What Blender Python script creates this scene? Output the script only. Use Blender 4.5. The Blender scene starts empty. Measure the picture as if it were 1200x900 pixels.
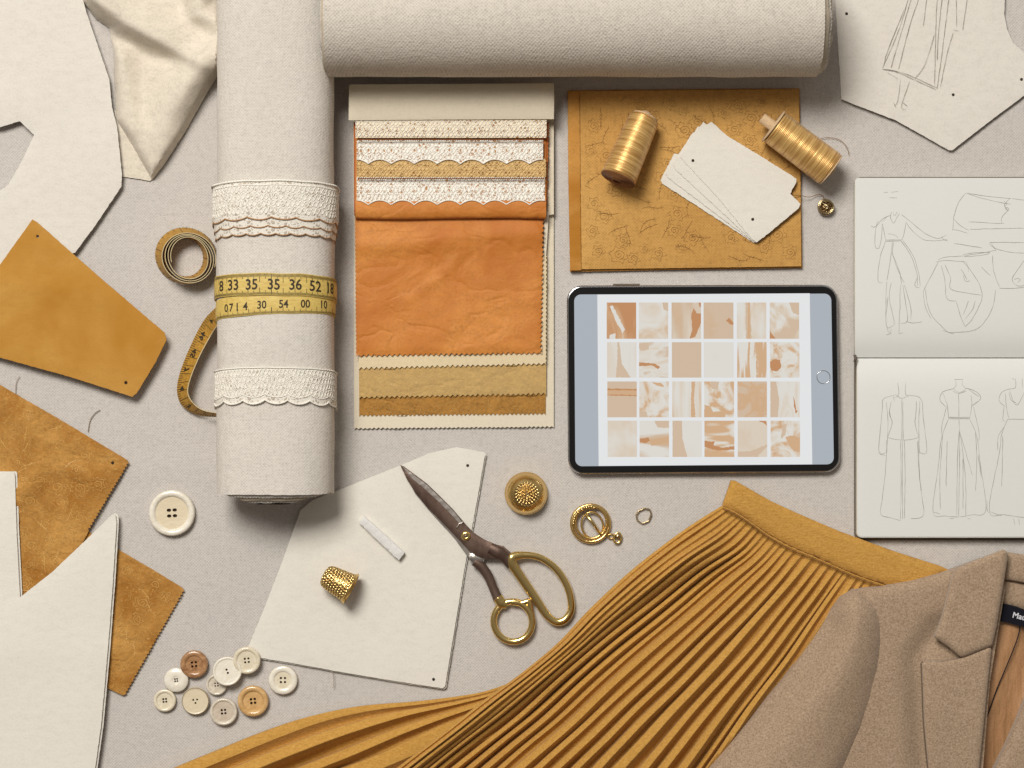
import bpy, math, random
import numpy as np
from mathutils import Vector, Matrix, noise as mnoise
from mathutils.geometry import delaunay_2d_cdt

# ------------------------------------------------------------ camera, light, exposure
sc = bpy.context.scene
C = sc.collection
H = 2.0            # camera height above the table
S = 0.00075        # metres per photo pixel on the table
cd = bpy.data.cameras.new('camera'); cam = bpy.data.objects.new('camera', cd); C.objects.link(cam)
cam.location = (0, 0, H); cd.sensor_width = 36; cd.lens = 36 * H / (1200 * S)
cd.clip_start = .05; cd.clip_end = 50; sc.camera = cam
w = bpy.data.worlds.new('World'); sc.world = w; w.use_nodes = True
nt = w.node_tree; bg = nt.nodes['Background']
tc = nt.nodes.new('ShaderNodeTexCoord'); sx = nt.nodes.new('ShaderNodeSeparateXYZ')
rp = nt.nodes.new('ShaderNodeValToRGB'); mm = nt.nodes.new('ShaderNodeMath'); mm.operation = 'MULTIPLY_ADD'
mm.inputs[1].default_value = .5; mm.inputs[2].default_value = .5
nt.links.new(tc.outputs['Generated'], sx.inputs[0]); nt.links.new(sx.outputs['Y'], mm.inputs[0])
nt.links.new(mm.outputs[0], rp.inputs[0]); nt.links.new(rp.outputs[0], bg.inputs[0])
rp.color_ramp.elements[0].color = (.34, .26, .19, 1); rp.color_ramp.elements[0].position = .1
rp.color_ramp.elements[1].color = (1.0, .97, .93, 1); rp.color_ramp.elements[1].position = .95
bg.inputs[1].default_value = 0.33
ld = bpy.data.lights.new('window_light', 'AREA'); ld.shape = 'RECTANGLE'; ld.size = 1.6; ld.size_y = 1.3
ld.energy = 155; ld.color = (1, .965, .915)
lo = bpy.data.objects.new('window_light', ld); C.objects.link(lo)
lo.location = (-1.0, 1.85, 3.35)
lo.rotation_euler = (Vector((0, 0, 0)) - lo.location).to_track_quat('-Z', 'Y').to_euler()
sc.view_settings.view_transform = 'Standard'; sc.view_settings.look = 'None'
sc.view_settings.exposure = 0.0; sc.view_settings.gamma = 1
sc.render.engine = 'CYCLES'

R = random.Random(7)
def P(px, py, z=0.0):
    k = S * (H - z) / H
    return Vector(((px - 600) * k, (450 - py) * k, z))

# ------------------------------------------------------------ object helpers
def tag(o, label=None, cat=None, group=None, kind=None):
    if label: o['label'] = label
    if cat: o['category'] = cat
    if group: o['group'] = group
    if kind: o['kind'] = kind
    return o
def thing(name, loc, label, cat, group=None, rot=None):
    o = bpy.data.objects.new(name, None); C.objects.link(o); o.location = loc; o.empty_display_size = .02
    if rot is not None: o.rotation_euler = rot
    return tag(o, label, cat, group)
def mesh_obj(name, verts, faces, mat, parent=None, smooth=True, uv=None, local=False, sharp=None, mats=None, fmat=None):
    verts = [tuple(v) for v in verts]
    if local: org = Vector((0, 0, 0))
    elif parent is not None:
        org = Vector(parent.location)
        if parent.parent is not None: org = org + Vector(parent.parent.location)
    else:
        a = np.array(verts); org = Vector(((a[:, 0].min() + a[:, 0].max()) / 2, (a[:, 1].min() + a[:, 1].max()) / 2, float(a[:, 2].min())))
    me = bpy.data.meshes.new(name)
    me.from_pydata([(v[0] - org.x, v[1] - org.y, v[2] - org.z) for v in verts], [], faces)
    if mats:
        for m in mats: me.materials.append(m)
        me.polygons.foreach_set('material_index', fmat)
    else: me.materials.append(mat)
    if smooth: me.polygons.foreach_set('use_smooth', [True] * len(me.polygons))
    if uv is not None:
        ul = me.uv_layers.new(name='UVMap')
        li = np.empty(len(me.loops), dtype=np.int32); me.loops.foreach_get('vertex_index', li)
        ul.data.foreach_set('uv', np.asarray(uv, dtype=np.float32)[li].ravel())
    if smooth and sharp:
        me.set_sharp_from_angle(angle=math.radians(sharp))
    me.update()
    o = bpy.data.objects.new(name, me); C.objects.link(o)
    if parent is not None: o.parent = parent
    elif not local: o.location = org
    return o
class MB:
    def __init__(s): s.v = []; s.f = []
    def add(s, v, f):
        n = len(s.v); s.v += [tuple(x) for x in v]; s.f += [tuple(i + n for i in q) for q in f]; return s
def grid_faces(nu, nv, cu=False, cv=False):
    f = []
    for i in range(nu - (0 if cu else 1)):
        for j in range(nv - (0 if cv else 1)):
            a = i * nv + j; b = ((i + 1) % nu) * nv + j; c = ((i + 1) % nu) * nv + (j + 1) % nv; d = i * nv + (j + 1) % nv
            f.append((a, b, c, d))
    return f
def tube_vf(pts, r, seg=8, closed=False, flat=1.0, caps=True):
    pts = [Vector(p) for p in pts]; n = len(pts); v = []
    for i, p in enumerate(pts):
        if closed: t = pts[(i + 1) % n] - pts[i - 1]
        else: t = pts[min(i + 1, n - 1)] - pts[max(i - 1, 0)]
        t.normalize(); up = Vector((0, 0, 1))
        if abs(t.z) > .95: up = Vector((0, 1, 0))
        s_ = t.cross(up).normalized(); u_ = s_.cross(t).normalized()
        rr = r[i] if isinstance(r, (list, tuple)) else r
        for k in range(seg):
            a = 2 * math.pi * k / seg
            v.append(p + s_ * (math.cos(a) * rr) + u_ * (math.sin(a) * rr * flat))
    f = grid_faces(n, seg, closed, True)
    if not closed and caps:
        f.append(tuple(range(seg))); f.append(tuple(range((n - 1) * seg, n * seg))[::-1])
    return v, f
def lathe_vf(prof, seg=40, cx=0, cy=0, cap0=False, cap1=False):
    v = []
    for (r, z) in prof:
        for k in range(seg):
            a = 2 * math.pi * k / seg; v.append((cx + r * math.cos(a), cy + r * math.sin(a), z))
    f = [tuple(reversed(q)) for q in grid_faces(len(prof), seg, False, True)]
    if cap0: f.append(tuple(range(seg))[::-1])
    if cap1: f.append(tuple(range((len(prof) - 1) * seg, len(prof) * seg)))
    return v, f
def smooth_path(pts, n=60, closed=False):
    pts = [np.array(p, float) for p in pts]; m = len(pts)
    out = []; segs = m if closed else m - 1
    for i in range(segs):
        if closed: p0, p1, p2, p3 = pts[i - 1], pts[i], pts[(i + 1) % m], pts[(i + 2) % m]
        else: p0, p1, p2, p3 = pts[max(i - 1, 0)], pts[i], pts[i + 1], pts[min(i + 2, m - 1)]
        k = max(2, int(n / segs))
        for j in range(k):
            t = j / k
            out.append(.5 * ((2 * p1) + (-p0 + p2) * t + (2 * p0 - 5 * p1 + 4 * p2 - p3) * t * t + (-p0 + 3 * p1 - 3 * p2 + p3) * t ** 3))
    if not closed: out.append(pts[-1])
    return out
def resample(pts, n):
    a = np.array(pts, float); d = np.r_[0, np.cumsum(np.linalg.norm(np.diff(a, axis=0), axis=1))]
    t = np.linspace(0, d[-1], n)
    return np.stack([np.interp(t, d, a[:, k]) for k in range(a.shape[1])], 1)
def n3(x, y, s, seed=0): return mnoise.noise(Vector((x * s + seed * 13.7, y * s - seed * 7.3, seed * 3.1)))

def inside(poly, pts):
    x, y = pts[:, 0], pts[:, 1]; c = np.zeros(len(pts), bool); n = len(poly); j = n - 1
    for i in range(n):
        xi, yi = poly[i]; xj, yj = poly[j]
        if yi != yj: c ^= ((yi > y) != (yj > y)) & (x < (xj - xi) * (y - yi) / (yj - yi) + xi)
        j = i
    return c
def edge_dist(polys, pts):
    d = np.full(len(pts), 1e9)
    for poly in polys:
        a = np.array(poly); b = np.roll(a, -1, axis=0)
        for p, q in zip(a, b):
            e = q - p; L = (e @ e) or 1e-9
            t = np.clip(((pts - p) @ e) / L, 0, 1)
            d = np.minimum(d, np.linalg.norm(pts - p - t[:, None] * e, axis=1))
    return d
def densify(pts, sp, jit=0., pink=None, seed=0):
    """pink: {edge index: (amplitude, pitch)} gives a zigzag cut; jit roughens the cut"""
    out = []; n = len(pts)
    for i in range(n):
        a = np.array(pts[i], float); b = np.array(pts[(i + 1) % n], float); L = np.linalg.norm(b - a)
        if L < 1e-6: continue
        nrm = np.array([-(b - a)[1], (b - a)[0]]) / L
        if pink and i in pink:
            amp, pit = pink[i]; k = max(2, int(round(L / pit)))
            for j in range(k * 2):
                t = j / (2 * k); off = amp * (1 if j % 2 else 0) * (.8 + .4 * R.random()) if j else 0
                out.append(a + (b - a) * t + nrm * off)
        else:
            k = max(1, int(round(L / sp)))
            for j in range(k):
                t = j / k; q = a + (b - a) * t
                off = (mnoise.noise(Vector((q[0] * .33, q[1] * .33, seed))) + .6 * mnoise.noise(Vector((q[0] * .9, q[1] * .9, seed + 5)))) * jit if j else 0
                out.append(q + nrm * off)
    return out
def sheet_vf(pts, z, t, sp=3., jit=0., pink=None, holes=(), step=12., seed=0, bottom=None, round_=.35, inset=()):
    """solid sheet of cloth or paper over the outline pts (photo pixels); z(px,py,d) or number = top height in metres"""
    out = densify(pts, sp, jit, pink, seed)
    loops = [np.array(out)] + [np.array(h) for h in holes]
    V = np.concatenate(loops); E = []; o = 0
    for lp in loops:
        n = len(lp); E += [(o + i, o + (i + 1) % n) for i in range(n)]; o += n
    mn, mx = V.min(0), V.max(0); step = min(step, max(4., (mx - mn).max()))
    gx, gy = np.meshgrid(np.arange(mn[0] + step / 2, mx[0], step), np.arange(mn[1] + step / 2, mx[1], step))
    gx = gx + (np.arange(gx.shape[0]) % 2)[:, None] * step * .5
    G = np.stack([gx.ravel(), gy.ravel()], 1)
    if len(G):
        m = inside(loops[0], G)
        for h in loops[1:]: m &= ~inside(h, G)
        G = G[m]
        if len(G): G = G[edge_dist(loops, G) > step * .4]
    if inset:
        o0 = loops[0]; tn = np.roll(o0, -1, 0) - np.roll(o0, 1, 0); tn /= np.maximum(np.linalg.norm(tn, axis=1, keepdims=True), 1e-9)
        nr = np.stack([-tn[:, 1], tn[:, 0]], 1)
        if not inside(o0, o0[:1] + nr[:1] * .5)[0] and inside(o0, o0[1:2] - nr[1:2] * .5)[0]: nr = -nr
        if len(G): G = G[edge_dist(loops, G) > inset[-1] + step * .35]
        for q in inset:
            c_ = o0 + nr * q; c_ = c_[inside(o0, c_)]
            if len(c_): c_ = c_[edge_dist(loops, c_) > q * .93]; G = np.concatenate([G, c_]) if len(G) else c_
    A = np.concatenate([V, G]) if len(G) else V
    r = delaunay_2d_cdt([Vector(p) for p in A], E, [], 0, 1e-5)
    vs = np.array([tuple(v) for v in r[0]]); fs = [tuple(f) for f in r[2]]
    cen = np.array([vs[list(f)].mean(0) for f in fs]); m = inside(loops[0], cen)
    for h in loops[1:]: m &= ~inside(h, cen)
    fs = [f for f, k in zip(fs, m) if k]
    cnt = {}
    for f in fs:
        for i in range(len(f)):
            a, b = f[i], f[(i + 1) % len(f)]; cnt[(a, b)] = 1
    bd = [(a, b) for (a, b) in cnt if (b, a) not in cnt]
    d = edge_dist(loops, vs)
    zt = np.array([z(x, y, dd) for (x, y), dd in zip(vs, d)]) if callable(z) else np.full(len(vs), float(z))
    top = [P(x, y, zz - (t * round_ if dd < .3 else 0)) for (x, y), zz, dd in zip(vs, zt, d)]
    verts = list(top); faces = []
    # orientation: photo y runs down so flip
    for f in fs:
        a, b, c = (top[i] for i in f[:3])
        faces.append(f if (b - a).cross(c - a).z > 0 else f[::-1])
    bi = {}
    for a, b in bd:
        for q in (a, b):
            if q not in bi:
                zb = bottom if bottom is not None else zt[q] - t
                v = top[q]; bi[q] = len(verts); verts.append(Vector((v.x, v.y, min(zb, v.z - 1e-5))))
        fa = (a, b, bi[b], bi[a])
        faces.append(fa)
    return verts, faces
def sheet(name, pts, z, t, mat, parent=None, sharp=40, **k):
    v, f = sheet_vf(pts, z, t, **k)
    uv = [(p[0], p[1]) for p in v]
    return mesh_obj(name, v, f, mat, parent, True, uv=uv, sharp=sharp)
def lines_vf(polys, z, wd, seed=0, wob=.35):
    """flat drawn strokes, polylines in photo pixels, wd in pixels"""
    mb = MB()
    for pl in polys:
        if len(pl) < 2: continue
        L = sum(math.dist(a, b) for a, b in zip(pl, pl[1:]))
        q = resample(smooth_path(pl, max(6, int(L / 3))), max(3, int(L / 3)))
        n = len(q); v = []
        for i in range(n):
            t = q[min(i + 1, n - 1)] - q[max(i - 1, 0)]; l = np.linalg.norm(t) or 1; nr = np.array([-t[1], t[0]]) / l
            o = wob * mnoise.noise(Vector((q[i][0] * .12, q[i][1] * .12, seed)))
            ww = wd * (.55 + .45 * mnoise.noise(Vector((i * .35, seed, L)))) * (.6 if i in (0, n - 1) else 1)
            for s_ in (-.5, .5):
                x, y = q[i] + nr * (o + s_ * ww); zz = z(x, y) if callable(z) else z
                v.append(P(x, y, zz))
        f = [(2 * i, 2 * i + 2, 2 * i + 3, 2 * i + 1) for i in range(n - 1)]
        mb.add(v, f)
    return mb.v, mb.f
def circle(cx, cy, r, n=16): return [(cx + r * math.cos(2 * math.pi * i / n), cy + r * math.sin(2 * math.pi * i / n)) for i in range(n)]

# ------------------------------------------------------------ material helpers
def srgb(r, g, b):
    f = lambda c: (c / 255 / 12.92) if c / 255 <= .04045 else ((c / 255 + .055) / 1.055) ** 2.4
    return (f(r), f(g), f(b), 1)
class NT:
    def __init__(s, name):
        s.m = bpy.data.materials.new(name); s.m.use_nodes = True; s.t = s.m.node_tree; s.b = s.t.nodes['Principled BSDF']
        s.tc = s.t.nodes.new('ShaderNodeTexCoord')
    def n(s, typ, **k):
        x = s.t.nodes.new(typ)
        for a, b in k.items(): setattr(x, a, b)
        return x
    def l(s, a, b): s.t.links.new(a, b)
    def noise(s, sc, detail=2, rough=.5, vec=None, scale=(1, 1, 1), dist=0, rot=0, off=(0, 0, 0), src='Object'):
        mp = s.n('ShaderNodeMapping'); mp.inputs['Scale'].default_value = scale; mp.inputs['Rotation'].default_value = (0, 0, rot)
        mp.inputs['Location'].default_value = off
        s.l(vec or s.tc.outputs[src], mp.inputs[0])
        x = s.n('ShaderNodeTexNoise'); x.inputs['Scale'].default_value = sc; x.inputs['Detail'].default_value = detail
        x.inputs['Roughness'].default_value = rough; x.inputs['Distortion'].default_value = dist
        s.l(mp.outputs[0], x.inputs['Vector']); return x.outputs['Fac']
    def math(s, op, a, b=None, c=None):
        x = s.n('ShaderNodeMath', operation=op)
        for i, q in enumerate((a, b, c)):
            if q is None: continue
            if isinstance(q, (int, float)): x.inputs[i].default_value = q
            else: s.l(q, x.inputs[i])
        return x.outputs[0]
    def ramp(s, fac, stops):
        x = s.n('ShaderNodeValToRGB'); e = x.color_ramp.elements
        e[0].position, e[0].color = stops[0]; e[1].position, e[1].color = stops[-1]
        for p, c in stops[1:-1]:
            q = e.new(p); q.color = c
        s.l(fac, x.inputs[0]); return x.outputs[0]
    def mix(s, fac, a, b, mode='MIX'):
        x = s.n('ShaderNodeMix', data_type='RGBA', blend_type=mode)
        for i, q in ((0, fac), (6, a), (7, b)):
            if isinstance(q, (int, float)): x.inputs[i].default_value = q
            elif isinstance(q, tuple): x.inputs[i].default_value = q
            else: s.l(q, x.inputs[i])
        return x.outputs[2]
    def bump(s, h, strength=.5, dist=.001, prev=None):
        x = s.n('ShaderNodeBump'); x.inputs['Strength'].default_value = strength; x.inputs['Distance'].default_value = dist
        s.l(h, x.inputs['Height'])
        if prev is not None: s.l(prev, x.inputs['Normal'])
        return x.outputs[0]
    def fin(s, col=None, rough=None, nrm=None, **k):
        for nm, v in ((0, None),): pass
        if col is not None:
            if isinstance(col, tuple): s.b.inputs['Base Color'].default_value = col
            else: s.l(col, s.b.inputs['Base Color'])
        if rough is not None:
            if isinstance(rough, (int, float)): s.b.inputs['Roughness'].default_value = rough
            else: s.l(rough, s.b.inputs['Roughness'])
        if nrm is not None: s.l(nrm, s.b.inputs['Normal'])
        for a, v in k.items():
            i = s.b.inputs[a.replace('_', ' ')]
            if isinstance(v, (int, float, tuple)): i.default_value = v
            else: s.l(v, i)
        return s.m
def mul(c, f): return tuple(min(1, x * f) for x in c[:3]) + (1,)

def linen(name, col, var=.14, bump=.5, th=560, rot=0, blot=.06, warm=None, src='Object', sheen=.1, pitch=.0027, weave=.5):
    m = NT(name)
    a = m.noise(th, 3, .6, scale=(.26, 1, .5), rot=rot, src=src)
    b = m.noise(th, 3, .6, scale=(1, .26, .5), rot=rot, off=(3, 1, 0), src=src)
    c = m.noise(th * .9, 2, .5, src=src)
    s1 = m.math('ADD', a, b); s1 = m.math('MULTIPLY', s1, .5)
    sp = m.n('ShaderNodeSeparateXYZ'); m.l(m.tc.outputs[src], sp.inputs[0]); wp = m.noise(55, 3, .6)
    sn = [m.math('SINE', m.math('ADD', m.math('MULTIPLY', sp.outputs[q], 2 * math.pi / pitch), m.math('MULTIPLY', wp, 9 + 4 * q))) for q in (0, 1)]
    wv = m.math('ADD', m.math('MULTIPLY', m.math('MULTIPLY', sn[0], sn[1]), .5 * weave), .5)
    s2 = m.math('ADD', m.math('ADD', m.math('MULTIPLY', s1, .62), m.math('MULTIPLY', c, .15)), m.math('MULTIPLY', wv, .23))
    k = m.ramp(s2, [(.34, mul(col, 1 - var * 1.6)), (.5, col), (.66, mul(col, 1 + var * .75))])
    bl = m.noise(9, 3, .5, src=src)
    k = m.mix(m.math('MULTIPLY', m.ramp(bl, [(.35, (0, 0, 0, 1)), (.7, (1, 1, 1, 1))]), blot * 4), k, mul(col, .82) if warm is None else warm)
    return m.fin(k, .92, m.bump(s2, bump, .0011), Sheen_Weight=sheen, Specular_IOR_Level=.2)
def felt(name, col, var=.05, bump=.35, sc=650, big=.0, bigsc=14, crease=0., dark=None, rough=.9, spec=.2, speck=None):
    m = NT(name)
    a = m.noise(sc, 4, .65); b = m.noise(sc * .3, 3, .6, scale=(.5, 1, 1)); g = m.noise(bigsc, 4, .6, dist=.6)
    s1 = m.math('ADD', m.math('MULTIPLY', a, .6), m.math('MULTIPLY', b, .4))
    k = m.ramp(s1, [(.33, mul(col, 1 - var * 2)), (.5, col), (.67, mul(col, 1 + var))])
    if dark is not None:
        k = m.mix(m.ramp(g, [(.36, (1, 1, 1, 1)), (.62, (0, 0, 0, 1))]), k, dark)
    nb = m.bump(s1, bump, .0008)
    if speck is not None:      # raised tone-on-tone threads of the brocade
        q = m.noise(130, 3, .6, dist=2.2); q = m.math('ABSOLUTE', m.math('SUBTRACT', q, .5)); q = m.ramp(q, [(.0, (1, 1, 1, 1)), (.035, (0, 0, 0, 1))])
        k = m.mix(m.math('MULTIPLY', q, .6), k, speck); nb = m.bump(q, .5, .0007, nb)
    if crease:
        cr = m.noise(15, 3, .5, scale=(1, 1.4, 1), rot=.6, dist=.5)
        cr = m.math('ABSOLUTE', m.math('SUBTRACT', cr, .5))
        cr = m.math('MINIMUM', m.math('MULTIPLY', cr, 22), 1.0)
        c2 = m.noise(70, 3, .6, dist=.3)
        nb = m.bump(cr, crease, .0012, nb); nb = m.bump(c2, crease * .9, .0022, nb)
    return m.fin(k, rough, nb, Sheen_Weight=.08, Specular_IOR_Level=spec)
def plain(name, col, rough=.5, metal=0., **k):
    m = NT(name); return m.fin(col, rough, Metallic=metal, **k)

M = {}
M['table'] = linen('table_linen', srgb(200, 194, 187), var=.13, bump=.8, th=640, weave=.75, blot=.05, warm=srgb(190, 183, 177))
M['roll'] = linen('roll_linen', srgb(214, 207, 197), var=.15, bump=1.0, th=560, weave=.6, blot=.05)
M['roll2'] = linen('roll_canvas', srgb(208, 200, 188), var=.17, bump=1.1, th=560, weave=.85, pitch=.0031, blot=.04)
M['felt'] = felt('cream_felt', srgb(221, 215, 205), var=.05, bump=.45)
M['felt2'] = felt('ivory_felt', srgb(226, 221, 210), var=.04, bump=.35)
M['wool_cream'] = felt('cream_wool', srgb(218, 208, 191), var=.10, bump=.8, sc=520)
M['roll_core'] = felt('roll_end_layers', srgb(196, 182, 160), var=.1)
M['mustard'] = felt('mustard_suede', srgb(194, 145, 70), var=.06, bump=.35, bigsc=9, dark=srgb(178, 124, 46))
M['brocade'] = felt('mustard_brocade', srgb(192, 142, 74), var=.2, bump=.8, sc=400, bigsc=22, dark=srgb(158, 104, 40), crease=.4, speck=srgb(222, 172, 96))
M['folder'] = linen('mustard_embossed_cloth', srgb(204, 158, 90), var=.2, bump=1.0, th=430, blot=.1, warm=srgb(168, 118, 54))
M['folder_hem'] = felt('mustard_hem', srgb(198, 144, 74), var=.1, bigsc=18, dark=srgb(176, 118, 44))
M['stitch_dark'] = plain('dark_mustard_stitching', srgb(132, 90, 40), .8)
M['stitch_gold'] = plain('gold_stitching', srgb(232, 186, 104), .5)
M['orange'] = felt('orange_leather', srgb(206, 134, 60), var=.12, bump=.5, sc=420, bigsc=12, dark=srgb(186, 108, 34), crease=.35, rough=.62, spec=.35)
M['rust'] = felt('rust_cloth', srgb(176, 98, 48), var=.12)
M['cream_card'] = linen('cream_card', srgb(224, 213, 190), var=.06, bump=.3, th=700, weave=.2)
M['cream_cotton'] = linen('cream_cotton', srgb(224, 206, 170), var=.08, bump=.4, th=600)
M['sand'] = felt('sand_gold_cloth', srgb(196, 162, 104), var=.09, bump=.5, crease=.4, speck=srgb(214, 182, 124))
M['bronze'] = felt('bronze_gold_cloth', srgb(170, 122, 58), var=.2, bump=.7, sc=380, crease=.5, speck=srgb(206, 160, 92))
M['pencil'] = plain('pencil_line', srgb(150, 146, 138), .8)
M['pencil_dark'] = plain('soft_pencil_line', srgb(126, 120, 108), .8)
M['paper'] = felt('sketch_paper', srgb(222, 222, 217), var=.008, bump=.06)
M['paper_edge'] = plain('page_edges', srgb(206, 200, 186), .9)
M['cover'] = plain('dark_cover', srgb(96, 86, 72), .7)
M['gold'] = NT('brass').fin(srgb(226, 190, 118), .27, Metallic=1.0)
M['gold_bright'] = NT('polished_brass').fin(srgb(236, 206, 136), .2, Metallic=1.0)
M['wire'] = NT('fine_wire').fin(srgb(200, 180, 140), .25, Metallic=1.0)
M['silver'] = NT('steel').fin(srgb(188, 180, 172), .35, Metallic=1.0)
def bronze_steel():
    m = NT('bronzed_steel'); a = m.noise(60, 4, .6, scale=(1, .3, 1), rot=.85); b = m.noise(900, 2, .5)
    k = m.ramp(a, [(.3, srgb(92, 72, 62)), (.7, srgb(128, 106, 94))])
    return m.fin(k, .42, m.bump(b, .15, .0005), Metallic=.75)
M['bladesteel'] = bronze_steel()
M['dark'] = plain('hole_shade', srgb(52, 40, 30), .9)  # flat dark colour standing for the shade in holes and hollows
M['chalk'] = felt('white_chalk', srgb(222, 220, 216), var=.06, bump=.8, sc=500)
M['thread_loose'] = plain('loose_thread', srgb(172, 160, 146), .8)
M['brown_card'] = felt('brown_spool_card', srgb(120, 78, 44), var=.1)
M['core_card'] = felt('tan_spool_core', srgb(206, 176, 138), var=.1)
M['alu'] = NT('tablet_aluminium').fin(srgb(190, 190, 192), .25, Metallic=1.0)
M['bezel'] = plain('black_bezel', srgb(16, 15, 15), .2)
def dimpled(name, col, sc, rough=.25):
    m = NT(name); n = m.noise(sc, 3, .6)
    return m.fin(m.ramp(n, [(.35, mul(col, .72)), (.65, col)]), rough, m.bump(n, .25, .0006), Metallic=1.0)
M['hollow_shade'] = plain('brown_hollow_shade', srgb(120, 82, 34), .5, .6)  # brown that paints shade into the thimble pits and between the studs
M['dimpled'] = dimpled('pitted_brass', srgb(240, 208, 140), 330)
def hammered():
    m = NT('hammered_brass'); v = m.noise(260, 3, .5)
    return m.fin(srgb(232, 196, 126), .24, m.bump(v, .35, .001), Metallic=1.0)
M['hammered'] = hammered()
def silk():
    m = NT('gold_silk_thread'); a = m.noise(760, 2, .5, scale=(1, .05, .05)); g = m.noise(40, 3, .5)
    k = m.ramp(a, [(.3, srgb(180, 130, 62)), (.7, srgb(236, 196, 124))])
    return m.fin(k, .38, m.bump(a, .3, .0005), Metallic=.45, Specular_IOR_Level=.6, Sheen_Weight=.2)
M['silk'] = silk()
def lace(name, col, back, pitch=.02, eye=.008, scale=360, thr=.15, top=.02):
    m = NT(name); v = m.n('ShaderNodeTexVoronoi', feature='DISTANCE_TO_EDGE'); v.inputs['Scale'].default_value = scale
    v.inputs['Randomness'].default_value = .75
    m.l(m.tc.outputs['UV'], v.inputs['Vector'])
    sp = m.n('ShaderNodeSeparateXYZ'); m.l(m.tc.outputs['UV'], sp.inputs[0])
    fx = m.math('MULTIPLY', m.math('SUBTRACT', m.math('FRACT', m.math('DIVIDE', sp.outputs[0], pitch)), .5), pitch)
    dy = m.math('SUBTRACT', sp.outputs[1], eye)
    d = m.math('SQRT', m.math('ADD', m.math('MULTIPLY', fx, fx), m.math('MULTIPLY', dy, dy)))
    # cords fanning out in rings from every scallop, a dense sprig ground and an eyelet in each
    def soft(x, a, b): return m.ramp(x, [(a, (0, 0, 0, 1)), (b, (1, 1, 1, 1))])
    arcs = m.math('ADD', m.math('MULTIPLY', m.math('SINE', m.math('MULTIPLY', d, 2 * math.pi / .0036)), .5), .5)
    arcs = m.math('MULTIPLY', soft(arcs, .35, .7), m.math('LESS_THAN', d, .0085))
    eyel = m.math('LESS_THAN', d, .0013)
    net = m.math('SUBTRACT', 1, soft(v.outputs['Distance'], thr, thr + .12))
    nz = m.noise(190, 2, .55, src='UV', dist=1.0); solid = soft(nz, .50, .58)
    head = m.math('LESS_THAN', m.math('ABSOLUTE', m.math('SUBTRACT', sp.outputs[1], top)), .0014)
    al = m.math('MAXIMUM', m.math('MAXIMUM', net, arcs), m.math('MAXIMUM', solid, head))
    al = m.math('MULTIPLY', al, m.math('SUBTRACT', 1, eyel))
    f = m.noise(1100, 2, .5, src='UV')
    k = m.mix(al, back, m.ramp(f, [(.3, mul(col, .86)), (.7, col)]))
    return m.fin(k, .85, m.bump(al, .6, .0009))
M['lace_white'] = lace('white_lace', srgb(250, 246, 236), srgb(186, 134, 84), thr=.07, scale=300)
M['lace_gold'] = lace('gold_lace', srgb(226, 192, 132), srgb(150, 106, 54), scale=340, thr=.08, eye=.004)
M['lace_top'] = lace('ivory_gold_lace', srgb(246, 232, 204), srgb(170, 124, 74), scale=320, thr=.08, eye=.006)
M['lace_roll'] = lace('ivory_crochet_lace', srgb(238, 232, 220), srgb(190, 178, 160), scale=300, thr=.1, pitch=.0195, eye=.011, top=.026)
M['lace_cord'] = plain('ivory_lace_cord', srgb(238, 233, 222), .85)
M['lace_goldcord'] = plain('gold_lace_cord', srgb(222, 188, 128), .7)
M['lace_brown'] = plain('brown_lace_edge', srgb(176, 138, 100), .85)
M['brown_cord'] = felt('brown_stitch_line', srgb(132, 80, 36), var=.2)
def tape_mat(name, a, b):
    m = NT(name); n = m.noise(600, 3, .6, scale=(.2, 1, 1)); g = m.noise(30, 3, .5)
    k = m.ramp(n, [(.3, a), (.7, b)])
    return m.fin(k, .55, m.bump(n, .3, .0005))
M['tape'] = tape_mat('yellow_tape', srgb(200, 168, 84), srgb(222, 196, 112))
M['tape_back_shaded'] = tape_mat('ochre_tape_back_and_shade', srgb(152, 108, 34), srgb(192, 146, 54))  # ochre of the tape underside, with its shade mixed into the colour
M['tape_edge'] = plain('pale_tape_edge', srgb(206, 188, 146), .7)
M['ink'] = plain('tape_ink', srgb(54, 42, 24), .7)
def skirt_mat():
    m = NT('mustard_crepe'); a = m.noise(620, 3, .65); b = m.noise(760, 2, .5, scale=(.25, 1, 1), rot=.9)
    s1 = m.math('ADD', m.math('MULTIPLY', a, .6), m.math('MULTIPLY', b, .4))
    k = m.ramp(s1, [(.30, srgb(172, 124, 52)), (.70, srgb(210, 162, 84))])
    return m.fin(k, .9, m.bump(s1, .8, .0010), Sheen_Weight=.1, Specular_IOR_Level=.25)
M['skirt'] = skirt_mat()
def wool_mat():
    m = NT('taupe_wool'); a = m.noise(620, 3, .75); b = m.noise(1400, 2, .5); g = m.noise(11, 2, .5)
    s1 = m.math('ADD', m.math('MULTIPLY', a, .7), m.math('MULTIPLY', b, .3))
    k = m.ramp(s1, [(.34, srgb(134, 112, 90)), (.5, srgb(166, 142, 118)), (.66, srgb(190, 167, 142))])
    return m.fin(k, .95, m.bump(s1, .7, .001), Sheen_Weight=.25, Specular_IOR_Level=.1)
M['wool'] = wool_mat()
def lining_mat():
    m = NT('tan_satin_lining'); a = m.noise(30, 3, .5, scale=(2.2, .5, 1), rot=-.3); b = m.noise(900, 2, .5)
    return m.fin(m.ramp(b, [(.3, srgb(168, 124, 84)), (.7, srgb(186, 142, 100))]), .34, m.bump(a, .8, .008), Sheen_Weight=.1, Specular_IOR_Level=.6)
M['lining'] = lining_mat()
M['wool_seam_shade'] = plain('taupe_seam_and_shade', srgb(104, 86, 70), .95)  # shoulder seam thread, and the painted shade line of the lapel
M['navy'] = linen('navy_label', srgb(20, 20, 30), var=.2, th=900)
M['label_ink'] = plain('white_label_thread', srgb(214, 214, 220), .7)
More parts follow.
